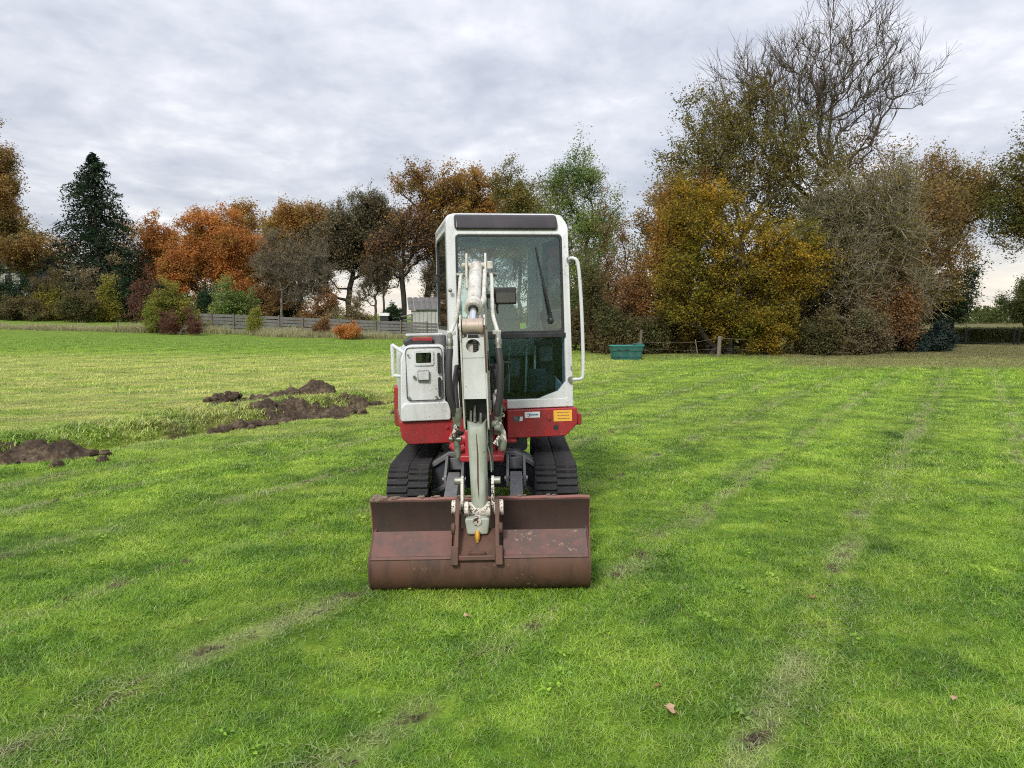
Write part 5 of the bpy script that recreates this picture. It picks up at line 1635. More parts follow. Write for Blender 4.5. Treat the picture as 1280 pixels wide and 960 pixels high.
def make_tree(name, label, x, y, env, leaf, bark, seed, n=260, stems=((0, 0),), trunk_h=0.3, r_tip=0.012, twigs=5, twig_len=0.8,
              lpt=10, lsize=0.14, spread=0.22, alpha=0.35, shell=0.45, cat='tree', group=None, up=0.35, twig_r=0.006, r_pow=0.42,
              lean=(0, 0), droop=0.0, upturn=0.35, leaf_mask=None, sink=0.15, lump=True, twig_rand=0.62):
    """env: ellipsoids (cx, cy, cz, rx, ry, rz) about the tree's foot; branches reach points in them, leaves sit on twigs"""
    r = np.random.RandomState(seed)
    z0 = h1(x, y)
    if cat in ('bush', 'shrub'):
        e2_ = []
        for (a_, b_, c_, d_, e_, f_) in env:
            for k in range(4):
                hh_ = (c_ + f_) * (1.0 if k == 0 else r.uniform(0.5, 0.92))
                e2_.append((a_ + (r.uniform(-0.25, 0.25) if k == 0 else r.uniform(-0.75, 0.75)) * d_, b_ + r.uniform(-0.5, 0.5) * e_, hh_ * 0.42, d_ * r.uniform(0.45, 0.7), e_ * 0.6, hh_ * 0.58))
        env = e2_
    A = sample_env(r, lumpy(r, env) if lump else env, n, shell)
    A[:, 2] = np.where(A[:, 2] < 0.2, 0.15 + np.abs(A[:, 2]) * 0.5, A[:, 2])
    cz = max(0.1, min(e[2] - e[5] for e in env))
    top = np.mean([[e[0], e[1], e[2]] for e in env], 0)
    th = max(0.3, cz + (top[2] - cz) * trunk_h * 2)
    pos, par, plen = [], [], []
    for (sx, sy) in stems:
        k = 7
        prev = -1
        for j in range(k + 1):
            t = j / k
            p_ = np.array([sx + (top[0] - sx) * 0.6 * t * t + lean[0] * t, sy + (top[1] - sy) * 0.6 * t * t + lean[1] * t, -sink + (th + sink) * t])
            if 0 < j: p_[:2] += r.randn(2) * 0.03 * th * 0.4
            pos.append(p_); par.append(prev)
            plen.append(0 if prev < 0 else plen[prev] + np.linalg.norm(p_ - pos[prev]))
            prev = len(pos) - 1
    n_trunk = len(pos)
    cap = len(pos) + 2 * n + 4
    PP = np.zeros((cap, 3)); PP[:len(pos)] = pos
    PL = np.zeros(cap); PL[:len(pos)] = plen
    cnt = len(pos)
    order = np.argsort(np.linalg.norm((A - np.array([top[0] * 0.5, top[1] * 0.5, th])) * np.array([1, 1, 0.8]), axis=1))
    tips = []
    for i in order:
        p_ = A[i]
        dv = p_ - PP[:cnt]
        dist = np.linalg.norm(dv, axis=1)
        cost = dist + alpha * PL[:cnt] + 0.5 * np.maximum(0, -dv[:, 2])
        cost[:min(cnt, 2)] += 5
        j = int(np.argmin(cost))
        L = dist[j]
        mid = (PP[j] + p_) / 2 + r.randn(3) * 0.09 * L
        mid[2] += (-0.10 + droop) * L
        PP[cnt] = mid; PL[cnt] = PL[j] + L * 0.5; par.append(j)
        PP[cnt + 1] = p_; PL[cnt + 1] = PL[j] + L; par.append(cnt)
        tips.append(cnt + 1)
        cnt += 2
    P = PP[:cnt]
    par = np.array(par)
    w_ = np.zeros(cnt)
    w_[tips] = 1
    for i in range(cnt - 1, 0, -1):
        if par[i] >= 0: w_[par[i]] += w_[i]
    rad = r_tip * np.maximum(w_, 1) ** r_pow
    ch = np.where(par >= 0)[0]
    P0, P1 = P[par[ch]], P[ch]
    R0, R1 = np.minimum(rad[par[ch]], rad[ch] * 1.5), rad[ch]
    R0[ch < n_trunk] = rad[par[ch]][ch < n_trunk]
    low = ch < n_trunk
    flare = 1 + 0.6 * np.exp(-np.maximum(P0[:, 2], 0) / 0.5)
    R0 = np.where(low, R0 * flare, R0)
    big = R1 > 0.045
    root = empty(name, (x, y, z0))
    parts = []
    for msk, ns in ((big & low, 9), (big & ~low, 5), (~big, 3)):
        if msk.any(): parts.append(tubes_np(P0[msk], P1[msk], R0[msk], R1[msk], ns))
    V, Q = join(parts)
    link_mesh('trunk', np_mesh('trunk', V, Q, smooth=True), BARK[bark], root)
    # twigs
    T = np.array(tips)
    out = P[T] - P[par[T]]
    out /= np.linalg.norm(out, axis=1, keepdims=True) + 1e-9
    base = np.repeat(P[T], twigs, 0)
    # half the twigs start part-way along the last branch
    back = np.repeat(P[par[T]], twigs, 0)
    f = (r.rand(len(base)) ** 1.5)[:, None] * 0.9
    base = base * (1 - f) + back * f
    d = np.repeat(out, twigs, 0) * 0.75 + r.randn(len(base), 3) * twig_rand
    d[:, 2] += upturn - droop
    d /= np.linalg.norm(d, axis=1, keepdims=True)
    ln = twig_len * (0.45 + 0.9 * r.rand(len(base)))[:, None]
    m1 = base + d * ln * 0.5
    d2 = d + r.randn(len(base), 3) * 0.28
    d2[:, 2] += 0.25 * upturn - 0.5 * droop
    d2 /= np.linalg.norm(d2, axis=1, keepdims=True)
    e1 = m1 + d2 * ln * 0.5
    tr_ = np.full(len(base), twig_r)
    d3 = np.cross(d, r.randn(len(base), 3))
    d3 = d + 0.9 * d3 / (np.linalg.norm(d3, axis=1, keepdims=True) + 1e-9)
    d3[:, 2] += 0.4 * upturn
    e2 = m1 + d3 / np.linalg.norm(d3, axis=1, keepdims=True) * ln * 0.45
    far = y > 45
    if lpt >= 7:
        V, Q = join([tubes_np(base[::3], e1[::3], tr_[::3] * 1.3, tr_[::3] * 0.5, 3)])
    else:
        V, Q = join([tubes_np(base, m1, tr_ * 1.3, tr_, 3), tubes_np(m1, e1, tr_, tr_ * 0.45, 3), tubes_np(m1, e2, tr_ * 0.9, tr_ * 0.45, 3)])
    link_mesh('twigs', np_mesh('twigs', V, Q), BARK[bark], root)
    # leaves
    if lpt:
        K = len(base)
        cl_ = np.repeat(0.35 * r.rand(len(T)) + 0.65 * (0.5 + 1.1 * fbm(P[T][:, 0] * 0.5 + seed, P[T][:, 2] * 0.5 + P[T][:, 1] * 0.3, 2)), twigs)
        sel = np.ones(K, bool) if leaf_mask is None else leaf_mask(base, r)
        ids = np.repeat(np.where(sel)[0], int(lpt * (1.75 if far else 1.2)))
        t = r.rand(len(ids))[:, None]
        C_l = np.where(t < 0.5, base[ids] + (m1[ids] - base[ids]) * t * 2, m1[ids] + (np.where(r.rand(len(ids))[:, None] < 0.5, e1[ids], e2[ids]) - m1[ids]) * (t * 2 - 1))
        C_l = C_l + r.randn(len(ids), 3) * spread * (0.62 if far else 0.8) * np.array([1, 1, 0.7])
        C_l[:, 2] = np.maximum(C_l[:, 2], 0.06)
        V, Q, rv = leaves_np(r, C_l, lsize * (0.95 if far else 0.80), cl_[ids], up, tri=far)
        cr = link_mesh('crown', np_mesh('crown', V, None, Q, rv) if far else np_mesh('crown', V, Q, None, rv), LEAF[leaf], root)
        cr['kind'] = 'stuff'
    return tag(root, label, cat, group)


def ax(px, Y):
    return (px - 640) / F_PX * Y * 0.998


def zt(py, Y):
    return CAM_H + (398 - py) / F_PX * Y


def crown(px0, px1, py0, py1, Y, cx=None, depth=0.9):
    """one ellipsoid spanning that width and height at distance Y, about a foot at ground under its middle"""
    x0, x1 = ax(px0, Y), ax(px1, Y)
    foot = ax(cx, Y) if cx is not None else (x0 + x1) / 2
    zb = h1(foot, Y)
    return foot, ((x0 + x1) / 2 - foot, 0, (zt(py0, Y) + zt(py1, Y)) / 2 - zb, (x1 - x0) / 2, (x1 - x0) / 2 * depth, (zt(py0, Y) - zt(py1, Y)) / 2)


def crowns(boxes, Y, cx, depth=0.9):
    out = []
    for (a, b, c, d) in boxes:
        f, e = crown(a, b, c, d, Y, cx, depth)
        out.append(e)
    return ax(cx, Y), out


# ---- the near clump on the right
Y = 38.0
x, env = crowns([(895, 1110, 60, 240), (950, 1120, 15, 180), (868, 1000, 75, 210), (1060, 1165, 55, 175)], Y, 1000, 0.7)
make_tree('bare_tree', 'tall bare tree with fine branches rising above the right hand clump', x, Y, env, 'olive', 'brown', 101, n=430, trunk_h=0.02, twigs=6, twig_len=1.35,
          lpt=0, alpha=0.5, shell=0.42, r_tip=0.013, twig_r=0.010, upturn=0.5, lean=(0.4, 0), lump=False, twig_rand=0.46)
Y = 37.0
x, env = crowns([(820, 940, 120, 330), (860, 1010, 110, 300), (930, 1060, 150, 330), (815, 900, 170, 300)], Y, 930, 0.6)
make_tree('olive_tree', 'tall olive leaved tree in the middle of the right hand clump', x, Y, env, 'olive', 'grey', 102, n=560, twigs=6, twig_len=0.8, lpt=14, lsize=0.13, spread=0.2, trunk_h=0.12, twig_r=0.009, lump=False, shell=0.36)
Y = 35.5
x, env = crowns([(1000, 1130, 190, 420), (1050, 1160, 180, 360), (960, 1080, 240, 400), (1080, 1175, 260, 420)], Y, 1060, 0.6)
make_tree('twiggy_tree', 'twiggy olive grey tree with pale drooping branches right of the golden tree', x, Y, env, 'olive', 'pale', 103, n=600, twigs=7, twig_len=0.95, lpt=6, lsize=0.13, spread=0.2, trunk_h=0.1, twig_r=0.011, droop=0.15)
Y = 33.8
x, env = crowns([(830, 930, 225, 330), (805, 900, 300, 420), (880, 1030, 265, 380), (870, 1000, 330, 440), (980, 1045, 300, 390), (830, 900, 240, 300)], Y, 905, 0.65)
make_tree('golden_tree', 'low golden yellow tree at the front of the right hand clump', x, Y, env, 'gold', 'dark', 104, n=640, twigs=6, twig_len=0.6, lpt=12, lsize=0.12, spread=0.16, trunk_h=0.1, stems=((-0.5, 0), (0.3, 0.2)), twig_r=0.007, lump=False, shell=0.4)
Y = 36.0
x, env = crowns([(800, 880, 215, 400), (790, 850, 300, 420), (840, 910, 210, 320)], Y, 835, 0.6)
make_tree('amber_tree', 'amber brown tree between the golden tree and the dark hedge', x, Y, env, 'orange_gold', 'dark', 105, n=300, twigs=6, twig_len=0.65, lpt=12, lsize=0.12, spread=0.18, trunk_h=0.1)
Y = 39.0
x, env = crowns([(1010, 1130, 175, 330), (1060, 1190, 190, 380), (1100, 1215, 215, 400)], Y, 1110, 0.5)
make_tree('thorn_tree', 'broad olive brown tree filling the right side of the clump', x, Y, env, 'tan', 'grey', 109, n=420, twigs=6, twig_len=0.8, lpt=9, lsize=0.14, spread=0.2, trunk_h=0.1, lump=False, shell=0.38)
x, env = crowns([(775, 850, 245, 400), (800, 880, 225, 360)], 40.5, 820, 0.6)
make_tree('hawthorn_tree', 'brown olive tree at the left shoulder of the right hand clump', x, 40.5, env, 'tan', 'grey', 115, n=260, twigs=6, twig_len=0.7, lpt=10, lsize=0.14, spread=0.2, trunk_h=0.1, lump=False, shell=0.4)
Y = 43.0
x, env = crowns([(1110, 1220, 185, 330), (1090, 1190, 220, 400), (1150, 1235, 190, 310), (1150, 1228, 280, 400)], Y, 1172, 0.7)
make_tree('russet_tree', 'russet brown tree at the right end of the clump above the dark bush', x, Y, env, 'tan', 'brown', 106, n=480, twigs=6, twig_len=0.85, lpt=11, lsize=0.15, spread=0.24, trunk_h=0.12)
Y = 41.5
x, env = crowns([(1165, 1225, 330, 405), (1150, 1210, 345, 410)], Y, 1190, 0.8)
make_tree('holly_tree', 'small dark green tree just left of the gap with the gate', x, Y, env, 'darkgreen', 'dark', 107, n=150, twigs=6, twig_len=0.55, lpt=11, lsize=0.13, spread=0.16)
Y = 35.0
x, env = crowns([(1055, 1110, 330, 430), (1090, 1150, 280, 390)], Y, 1090, 0.7)
make_tree('russet_shrub', 'reddish brown shrub above the lawn edge left of the dark bush', x, Y, env, 'russet', 'brown', 108, n=190, twigs=6, twig_len=0.6, lpt=10, lsize=0.11, spread=0.16, cat='shrub')
Y = 33.5
for k, (a, b, c, d, lf, lb) in enumerate([
        (915, 1000, 345, 450, 'gold', 'low golden shrub under the right side of the golden tree'),
        (995, 1070, 375, 448, 'darkbrown', 'low dark brown shrub between the golden tree and the lawn edge'),
        (1045, 1115, 370, 447, 'greybrown', 'low grey brown shrub at the foot of the twiggy tree'),
        (845, 925, 330, 447, 'gold', 'low golden shrub behind the wooden post')]):
    x, env = crowns([(a, b, c, d)], Y + 0.3 * k, (a + b) / 2, 0.7)
    make_tree('low_shrub', lb, x, Y + 0.3 * k, env, lf, 'dark', 110 + k, n=170, twigs=6, twig_len=0.45, lpt=12, lsize=0.10, spread=0.14, cat='shrub', group='low shrubs along the lawn edge')
for k, (px, Yk, w_, tp, lf, lb) in enumerate([
        (748, 35.5, 34, 300, 'darkbrown', 'dark brown hedge bush just right of the cab handle'),
        (790, 36.5, 38, 290, 'russet', 'rusty brown hedge bush above the green tub'),
        (828, 35.8, 34, 330, 'darkbrown', 'dark brown hedge bush right of the green tub'),
        (768, 34.6, 34, 375, 'darkbrown', 'dense dark hedge bush directly behind the green tub'),
        (812, 34.4, 34, 385, 'darkbrown', 'low dark hedge bush behind the slack wire'),
        (868, 35.2, 40, 360, 'darkbrown', 'dark hedge bush behind the wooden post'),
        (770, 40.0, 45, 255, 'russet', 'tall thin russet bush between the green tree and the amber tree'),
        (726, 37.0, 30, 340, 'darkbrown', 'dark hedge bush seen through the cab windscreen')]):
    x, env = crowns([(px - w_, px + w_, tp, 440)], Yk, px, 0.7)
    make_tree('hedge_bush', lb, x, Yk, env, lf, 'dark', 130 + k, n=190, twigs=6, twig_len=0.5, lpt=11, lsize=0.11, spread=0.17, cat='bush', group='unclipped hedge bushes behind the tub', stems=((-0.3, 0), (0.3, 0.1)))
for k, (px, lb) in enumerate([(880, 'dense dark thicket behind the left half of the golden tree'), (950, 'dense dark thicket behind the right half of the golden tree'), (1040, 'dense dark thicket behind the twiggy tree'), (1110, 'dense dark thicket behind the reddish shrub')]):
    x, env = crowns([(px - 62, px + 62, 265, 440)], 40.5, px, 0.5)
    make_tree('thicket_bush', lb, x, 40.5, env, 'darkbrown', 'dark', 150 + k, n=240, twigs=6, twig_len=0.7, lpt=11, lsize=0.16, spread=0.25, cat='bush')
x, env = crowns([(1106, 1170, 394, 436), (1136, 1202, 398, 434)], 37.5, 1152, 0.8)
make_tree('laurel_bush', 'rounded dark blue green bush at the edge of the far lawn', x, 37.5, env, 'bluegreen', 'dark', 160, n=240, twigs=6, twig_len=0.35, lpt=12, lsize=0.12, spread=0.12, cat='bush', droop=0.3)

# ---- right edge: overhanging oak, small tree, hedge
Y = 40.0
x, env = crowns([(1215, 1330, 150, 320), (1265, 1400, 140, 340), (1203, 1290, 185, 300), (1235, 1310, 250, 335)], Y, 1330, 0.7)
make_tree('overhanging_oak', 'olive brown oak reaching in from the right edge of the photo', x, Y, env, 'olive', 'dark', 170, n=480, twigs=6, twig_len=0.8, lpt=11, lsize=0.14, spread=0.22, trunk_h=0.2)
Y = 52.0
x, env = crowns([(1248, 1310, 350, 425), (1262, 1330, 330, 420)], Y, 1285, 0.8)
make_tree('field_tree', 'rounded green brown tree low at the right edge behind the hedge', x, Y, env, 'hedge', 'dark', 171, n=190, twigs=6, twig_len=0.6, lpt=11, lsize=0.17, spread=0.22)

# ---- middle: pale green tree, olive tree, big oak
Y = 46.0
x, env = crowns([(670, 770, 185, 330), (690, 745, 178, 260), (655, 720, 210, 380), (720, 780, 215, 350), (680, 770, 300, 420)], Y, 715, 0.7)
make_tree('green_tree', 'pale green feathery tree rising behind the cab roof', x, Y, env, 'green', 'brown', 180, n=420, twigs=6, twig_len=0.85, lpt=8, lsize=0.16, spread=0.24, trunk_h=0.15, upturn=0.5)
Y = 60.0
x, env = crowns([(612, 680, 205, 370), (630, 690, 220, 330)], Y, 648, 0.8)
make_tree('yellowing_tree', 'yellow olive tree between the brown oak and the green tree', x, Y, env, 'olive', 'brown', 181, n=300, twigs=6, twig_len=0.9, lpt=11, lsize=0.2, spread=0.3, trunk_h=0.2)
Y = 72.0
x, env = crowns([(492, 560, 205, 290), (540, 640, 198, 300), (500, 600, 230, 330), (560, 640, 240, 330)], Y, 532, 0.8)
make_tree('brown_oak', 'tall orange brown oak with open branches left of the cab roof', x, Y, env, 'oak', 'dark', 182, n=460, twigs=6, twig_len=1.1, lpt=10, lsize=0.27, spread=0.35, trunk_h=0.2, r_tip=0.022, twig_r=0.014)
Y = 68.0
x, env = crowns([(470, 530, 250, 330), (495, 560, 270, 340), (450, 505, 290, 350)], Y, 505, 0.8)
make_tree('thinning_oak', 'half bare oak with a stout forked trunk above the pale shed', x, Y, env, 'russet', 'dark', 183, n=280, twigs=6, twig_len=1.0, lpt=3, lsize=0.24, spread=0.3, trunk_h=0.15, r_tip=0.022, twig_r=0.014)
Y = 74.0
x, env = crowns([(400, 480, 222, 360), (380, 440, 260, 380), (430, 500, 240, 350)], Y, 436, 0.8)
make_tree('grey_oak', 'broad grey brown tree with dense twigs left of the brown oak', x, Y, env, 'greybrown', 'dark', 184, n=560, twigs=7, twig_len=1.2, lpt=6, lsize=0.25, spread=0.35, trunk_h=0.12, r_tip=0.02, twig_r=0.016)
Y = 80.0
x, env = crowns([(328, 400, 248, 340), (350, 430, 240, 330)], Y, 376, 0.8)
make_tree('amber_oak', 'golden brown oak behind the grey bare saplings', x, Y, env, 'oak', 'dark', 185, n=340, twigs=6, twig_len=1.2, lpt=12, lsize=0.29, spread=0.4, trunk_h=0.2, r_tip=0.02)
Y = 66.0
for k, (px, a, b, c, d, lp, lb) in enumerate([
        (352, 320, 388, 288, 385, 2, 'bare grey sapling nearest the orange beech'),
        (398, 370, 425, 300, 392, 2, 'bare grey sapling in front of the grey tree'),
        (470, 440, 500, 320, 385, 2, 'thin bare sapling left of the round green bush'),
        (548, 520, 575, 320, 385, 2, 'thin bare sapling beside the cab window')]):
    x, env = crowns([(a, b, c, d)], Y + k, px, 0.8)
    make_tree('bare_sapling', lb, x, Y + k, env, 'greybrown', 'grey' if k < 2 else 'brown', 190 + k, n=200, twigs=6, twig_len=0.8, lpt=lp, lsize=0.18, spread=0.2, trunk_h=0.12, twig_r=0.013, group='bare saplings behind the board fence')

Y = 86.0
for k, (a, b, c, d_, lf, lb) in enumerate([
        (330, 390, 290, 385, 'russet', 'rusty brown tree far behind the bare saplings'),
        (440, 520, 265, 370, 'greybrown', 'grey tree far behind the half bare oak'),
        (560, 660, 250, 380, 'tan', 'brown tree far behind the cab left side'),
        (690, 790, 270, 400, 'olive', 'olive tree far behind the green tree'),
        (20, 120, 285, 390, 'tan', 'tan tree behind the conifer left side'),
        (120, 215, 280, 390, 'oak', 'brown tree behind the conifer right side'),
        (285, 360, 275, 385, 'oak', 'brown tree behind the large beech right side'),
        (370, 450, 268, 350, 'tan', 'tan tree behind the grey tree'),
        (600, 720, 225, 390, 'olive', 'olive tree behind the cab roof'),
        (-60, 40, 270, 390, 'russet', 'russet tree far behind the left edge')]):
    x, env = crowns([(a, b, c, d_)], Y, (a + b) / 2, 0.6)
    make_tree('belt_tree', lb, x, Y, env, lf, 'brown', 195 + k, n=240, twigs=6, twig_len=1.2, lpt=7, lsize=0.28, spread=0.4, trunk_h=0.12, twig_r=0.016, lump=False, group='trees at the back of the belt')

# ---- left: orange beeches, conifer, brown oak and the undergrowth
Y = 76.0
x, env = crowns([(215, 310, 262, 380), (240, 330, 270, 390), (200, 260, 300, 390)], Y, 265, 0.8)
make_tree('orange_beech', 'large orange red beech behind the left end of the fence', x, Y, env, 'copper', 'brown', 200, n=620, twigs=6, twig_len=1.0, lpt=14, lsize=0.26, spread=0.35, trunk_h=0.1)
x, env = crowns([(168, 228, 262, 385), (180, 240, 275, 390)], 84.0, 200, 0.8)
make_tree('orange_beech', 'smaller orange brown beech between the conifer and the large beech', x, 84.0, env, 'copper', 'brown', 201, n=300, twigs=6, twig_len=1.0, lpt=13, lsize=0.28, spread=0.35, trunk_h=0.1)
x, env = crowns([(255, 345, 262, 360)], 88.0, 300, 0.8)
make_tree('orange_beech', 'dark orange beech crown behind the right side of the large beech', x, 88.0, env, 'oak', 'brown', 202, n=260, twigs=6, twig_len=1.2, lpt=12, lsize=0.3, spread=0.4, trunk_h=0.1)
Y = 74.0
x, env = crowns([(-40, 44, 155, 330), (-60, 34, 180, 350), (-30, 74, 255, 350), (-10, 46, 170, 280), (-10, 70, 285, 360)], Y, -5, 0.8)
make_tree('brown_tree', 'tall olive brown tree cut off by the left edge', x, Y, env, 'tan', 'brown', 203, n=520, twigs=6, twig_len=1.1, lpt=13, lsize=0.27, spread=0.38, trunk_h=0.15)


def conifer(name, label, x, y, H, rb, seed, zlow=0.10):
    r = np.random.RandomState(seed)
    z0 = h1(x, y)
    root = empty(name, (x, y, z0))
    zs = np.linspace(-0.2, H, 14)
    cpts = np.stack([r.randn(14) * 0.03, r.randn(14) * 0.03, zs], 1)
    rad = 0.30 * (1 - zs / H * 0.97)
    V, Q = tubes_np(cpts[:-1], cpts[1:], rad[:-1], rad[1:], 9)
    link_mesh('trunk', np_mesh('trunk', V, Q, smooth=True), BARK['brown'], root)
    B0, B1, RR, CC, cl_ = [], [], [], [], []
    nb = 240
    for k in range(nb):
        t = zlow + (1 - zlow) * (k + r.rand()) / nb
        z = H * t
        prof_ = (1 - t) ** 0.62 * (0.80 + 0.40 * r.rand()) * (0.78 + 0.22 * math.sin(k * 0.9))
        L = max(0.12, rb * prof_)
        a = r.rand() * 6.283
        d = np.array([math.cos(a), math.sin(a), 0.0])
        p0 = np.array([0, 0, z])
        p1 = p0 + d * L * 0.55 + np.array([0, 0, 0.04 * L])
        p2 = p0 + d * L + np.array([0, 0, -0.16 * L])
        B0 += [p0, p1]; B1 += [p1, p2]; RR += [0.05 * (1 - t) + 0.012, 0.03 * (1 - t) + 0.008]
        nl = int(150 * (0.25 + L / rb))
        tt = r.rand(nl) ** 0.7
        base = np.where(tt[:, None] < 0.55, p0 + (p1 - p0) * (tt / 0.55)[:, None], p1 + (p2 - p1) * ((tt - 0.55) / 0.45)[:, None])
        side = np.array([-d[1], d[0], 0])
        sw_ = r.randn(nl)[:, None] * side * (0.11 * L + 0.12)
        dn = -np.abs(r.randn(nl))[:, None] * np.array([0, 0, 0.13 + 0.05 * L])
        CC.append(base + sw_ + dn + r.randn(nl, 3) * 0.05)
        cl_.append(np.full(nl, r.rand()))
    B0, B1, RR = np.array(B0), np.array(B1), np.array(RR)
    V, Q = tubes_np(B0, B1, RR, RR * 0.6, 4)
    link_mesh('branches', np_mesh('branches', V, Q), BARK['brown'], root)
    V, Q, rv = leaves_np(r, np.concatenate(CC), 0.30, np.concatenate(cl_), 0.2, 0.4)
    cr = link_mesh('crown', np_mesh('crown', V, Q, None, rv), LEAF['conifer'], root)
    cr['kind'] = 'stuff'
    return tag(root, label, 'tree')


Y = 78.0
conifer('conifer', 'tall dark green conifer left of the orange beeches', ax(126, Y), Y, zt(197, Y) - h1(ax(126, Y), Y), 7.2, 210)

for k, (px, Yk, w_, tp, bt, lf, lb) in enumerate([
        (12, 71, 46, 330, 394, 'darkgreen', 'dark green undergrowth bush below the brown tree at the left edge'),
        (60, 72, 46, 322, 394, 'darkbrown', 'dark brown undergrowth bush below the conifer left side'),
        (68, 70.5, 17, 352, 393, 'yellowgreen', 'small golden yellow bush in the dark undergrowth'),
        (100, 72.5, 48, 312, 394, 'greybrown', 'grey brown twiggy bush left of the conifer foot'),
        (138, 70.8, 16, 336, 392, 'yellowgreen', 'small bright yellow green bush in front of the conifer'),
        (160, 72, 46, 325, 394, 'darkgreen', 'dark green undergrowth bush right of the conifer foot'),
        (105, 69.0, 36, 358, 394, 'darkbrown', 'low dark bush between the two yellow bushes'),
        (30, 68.5, 40, 360, 394, 'darkbrown', 'low dark bush at the field edge on the far left'),
        (190, 70, 34, 335, 396, 'redbrown', 'dark red brown bush behind the rounded yellow green bush'),
        (-30, 69, 30, 345, 394, 'darkgreen', 'dark bush cut off by the left edge of the photo'),
        (180, 86, 40, 325, 392, 'darkgreen', 'dark bush far behind the conifer right side')]):
    x, env = crowns([(px - w_, px + w_, tp, bt)], Yk, px, 0.7)
    make_tree('undergrowth_bush', lb, x, Yk, env, lf, 'dark', 220 + k, n=140, twigs=6, twig_len=0.7, lpt=9, lsize=0.22, spread=0.26, cat='bush', group='undergrowth along the left tree belt', stems=((-0.4, 0), (0.4, 0.2)))
x, env = crowns([(178, 250, 345, 412), (190, 240, 336, 390)], 55.0, 214, 0.9)
make_tree('rounded_shrub', 'rounded yellow green shrub at the left end of the board fence', x, 55.0, env, 'yellowgreen', 'dark', 240, n=260, twigs=6, twig_len=0.5, lpt=10, lsize=0.15, spread=0.16, cat='shrub')
x, env = crowns([(202, 232, 384, 412), (224, 252, 386, 412)], 52.5, 226, 0.8)
make_tree('dead_bramble', 'low pinkish brown bramble in front of the rounded yellow green shrub', x, 52.5, env, 'redbrown', 'brown', 241, n=150, twigs=7, twig_len=0.35, lpt=8, lsize=0.10, spread=0.12, cat='shrub')
for k, (px, Yk, w_, tp, bt, lf, lb, nn, lp) in enumerate([
        (288, 64, 42, 334, 398, 'green', 'loose pale green tree behind the left half of the fence', 200, 7),
        (262, 66, 34, 342, 400, 'darkgreen', 'dark bush behind the fence next to the rounded shrub', 150, 9),
        (330, 68, 40, 340, 400, 'russet', 'rusty bush behind the fence below the bare sapling', 150, 8),
        (368, 69, 42, 340, 400, 'darkgreen', 'dark bush behind the middle of the fence', 150, 8),
        (412, 66, 36, 352, 402, 'russet', 'brown orange bush behind the fence below the grey tree', 150, 8),
        (446, 64, 28, 368, 404, 'greybrown', 'grey green bush behind the fence left of the white box', 130, 7)]):
    x, env = crowns([(px - w_, px + w_, tp, bt)], Yk, px, 0.7)
    make_tree('garden_bush', lb, x, Yk, env, lf, 'dark', 250 + k, n=nn, twigs=6, twig_len=0.6, lpt=lp, lsize=0.19, spread=0.22, cat='bush', group='bushes behind the board fence')
x, env = crowns([(476, 506, 368, 396)], 58.5, 491, 0.9)
make_tree('round_bush', 'small round dark green bush beside the pale shed', x, 58.5, env, 'darkgreen', 'dark', 260, n=150, twigs=6, twig_len=0.3, lpt=11, lsize=0.16, spread=0.12, cat='bush')
for k, (px, Yk, w_, tp, bt, lf, lb) in enumerate([
        (441, 50.0, 22, 398, 428, 'copper', 'orange brown bush in front of the right half of the fence'),
        (404, 52.5, 12, 395, 422, 'russet', 'thin rusty sapling in front of the fence'),
        (318, 54.5, 14, 380, 416, 'yellowgreen', 'small yellow sapling in front of the left half of the fence')]):
    x, env = crowns([(px - w_, px + w_, tp, bt)], Yk, px, 0.8)
    make_tree('verge_shrub', lb, x, Yk, env, lf, 'brown', 270 + k, n=120, twigs=6, twig_len=0.35, lpt=9, lsize=0.12, spread=0.13, cat='shrub', group='small shrubs in front of the board fence')

# ---- far wood seen through gaps, one mass on the horizon
rw = np.random.RandomState(77)
Cw, rvw = [], []
for k in range(150):
    X = -170 + 340 * (k + rw.rand()) / 150
    if -70 < X < -10: continue
    Yw = 230 + 40 * rw.rand()
    hh = 3.2 + 2.2 * rw.rand() + (5.0 if X < -60 else 0)
    zb = h1(X, Yw)
    c = np.column_stack([X + rw.randn(420) * 2.4, Yw + rw.randn(420) * 2, zb + hh * rw.rand(420) ** 0.8])
    Cw.append(c); rvw.append(np.full(420, rw.rand()))
V, Q, rv = leaves_np(rw, np.concatenate(Cw), 1.0, np.concatenate(rvw), 0.4, tri=True)
fw = link_mesh('far_wood', np_mesh('far_wood', V, None, Q, rv), LEAF['hedge'])
tag(fw, 'distant low wood on the horizon beyond the hedge', 'wood', None, 'stuff')


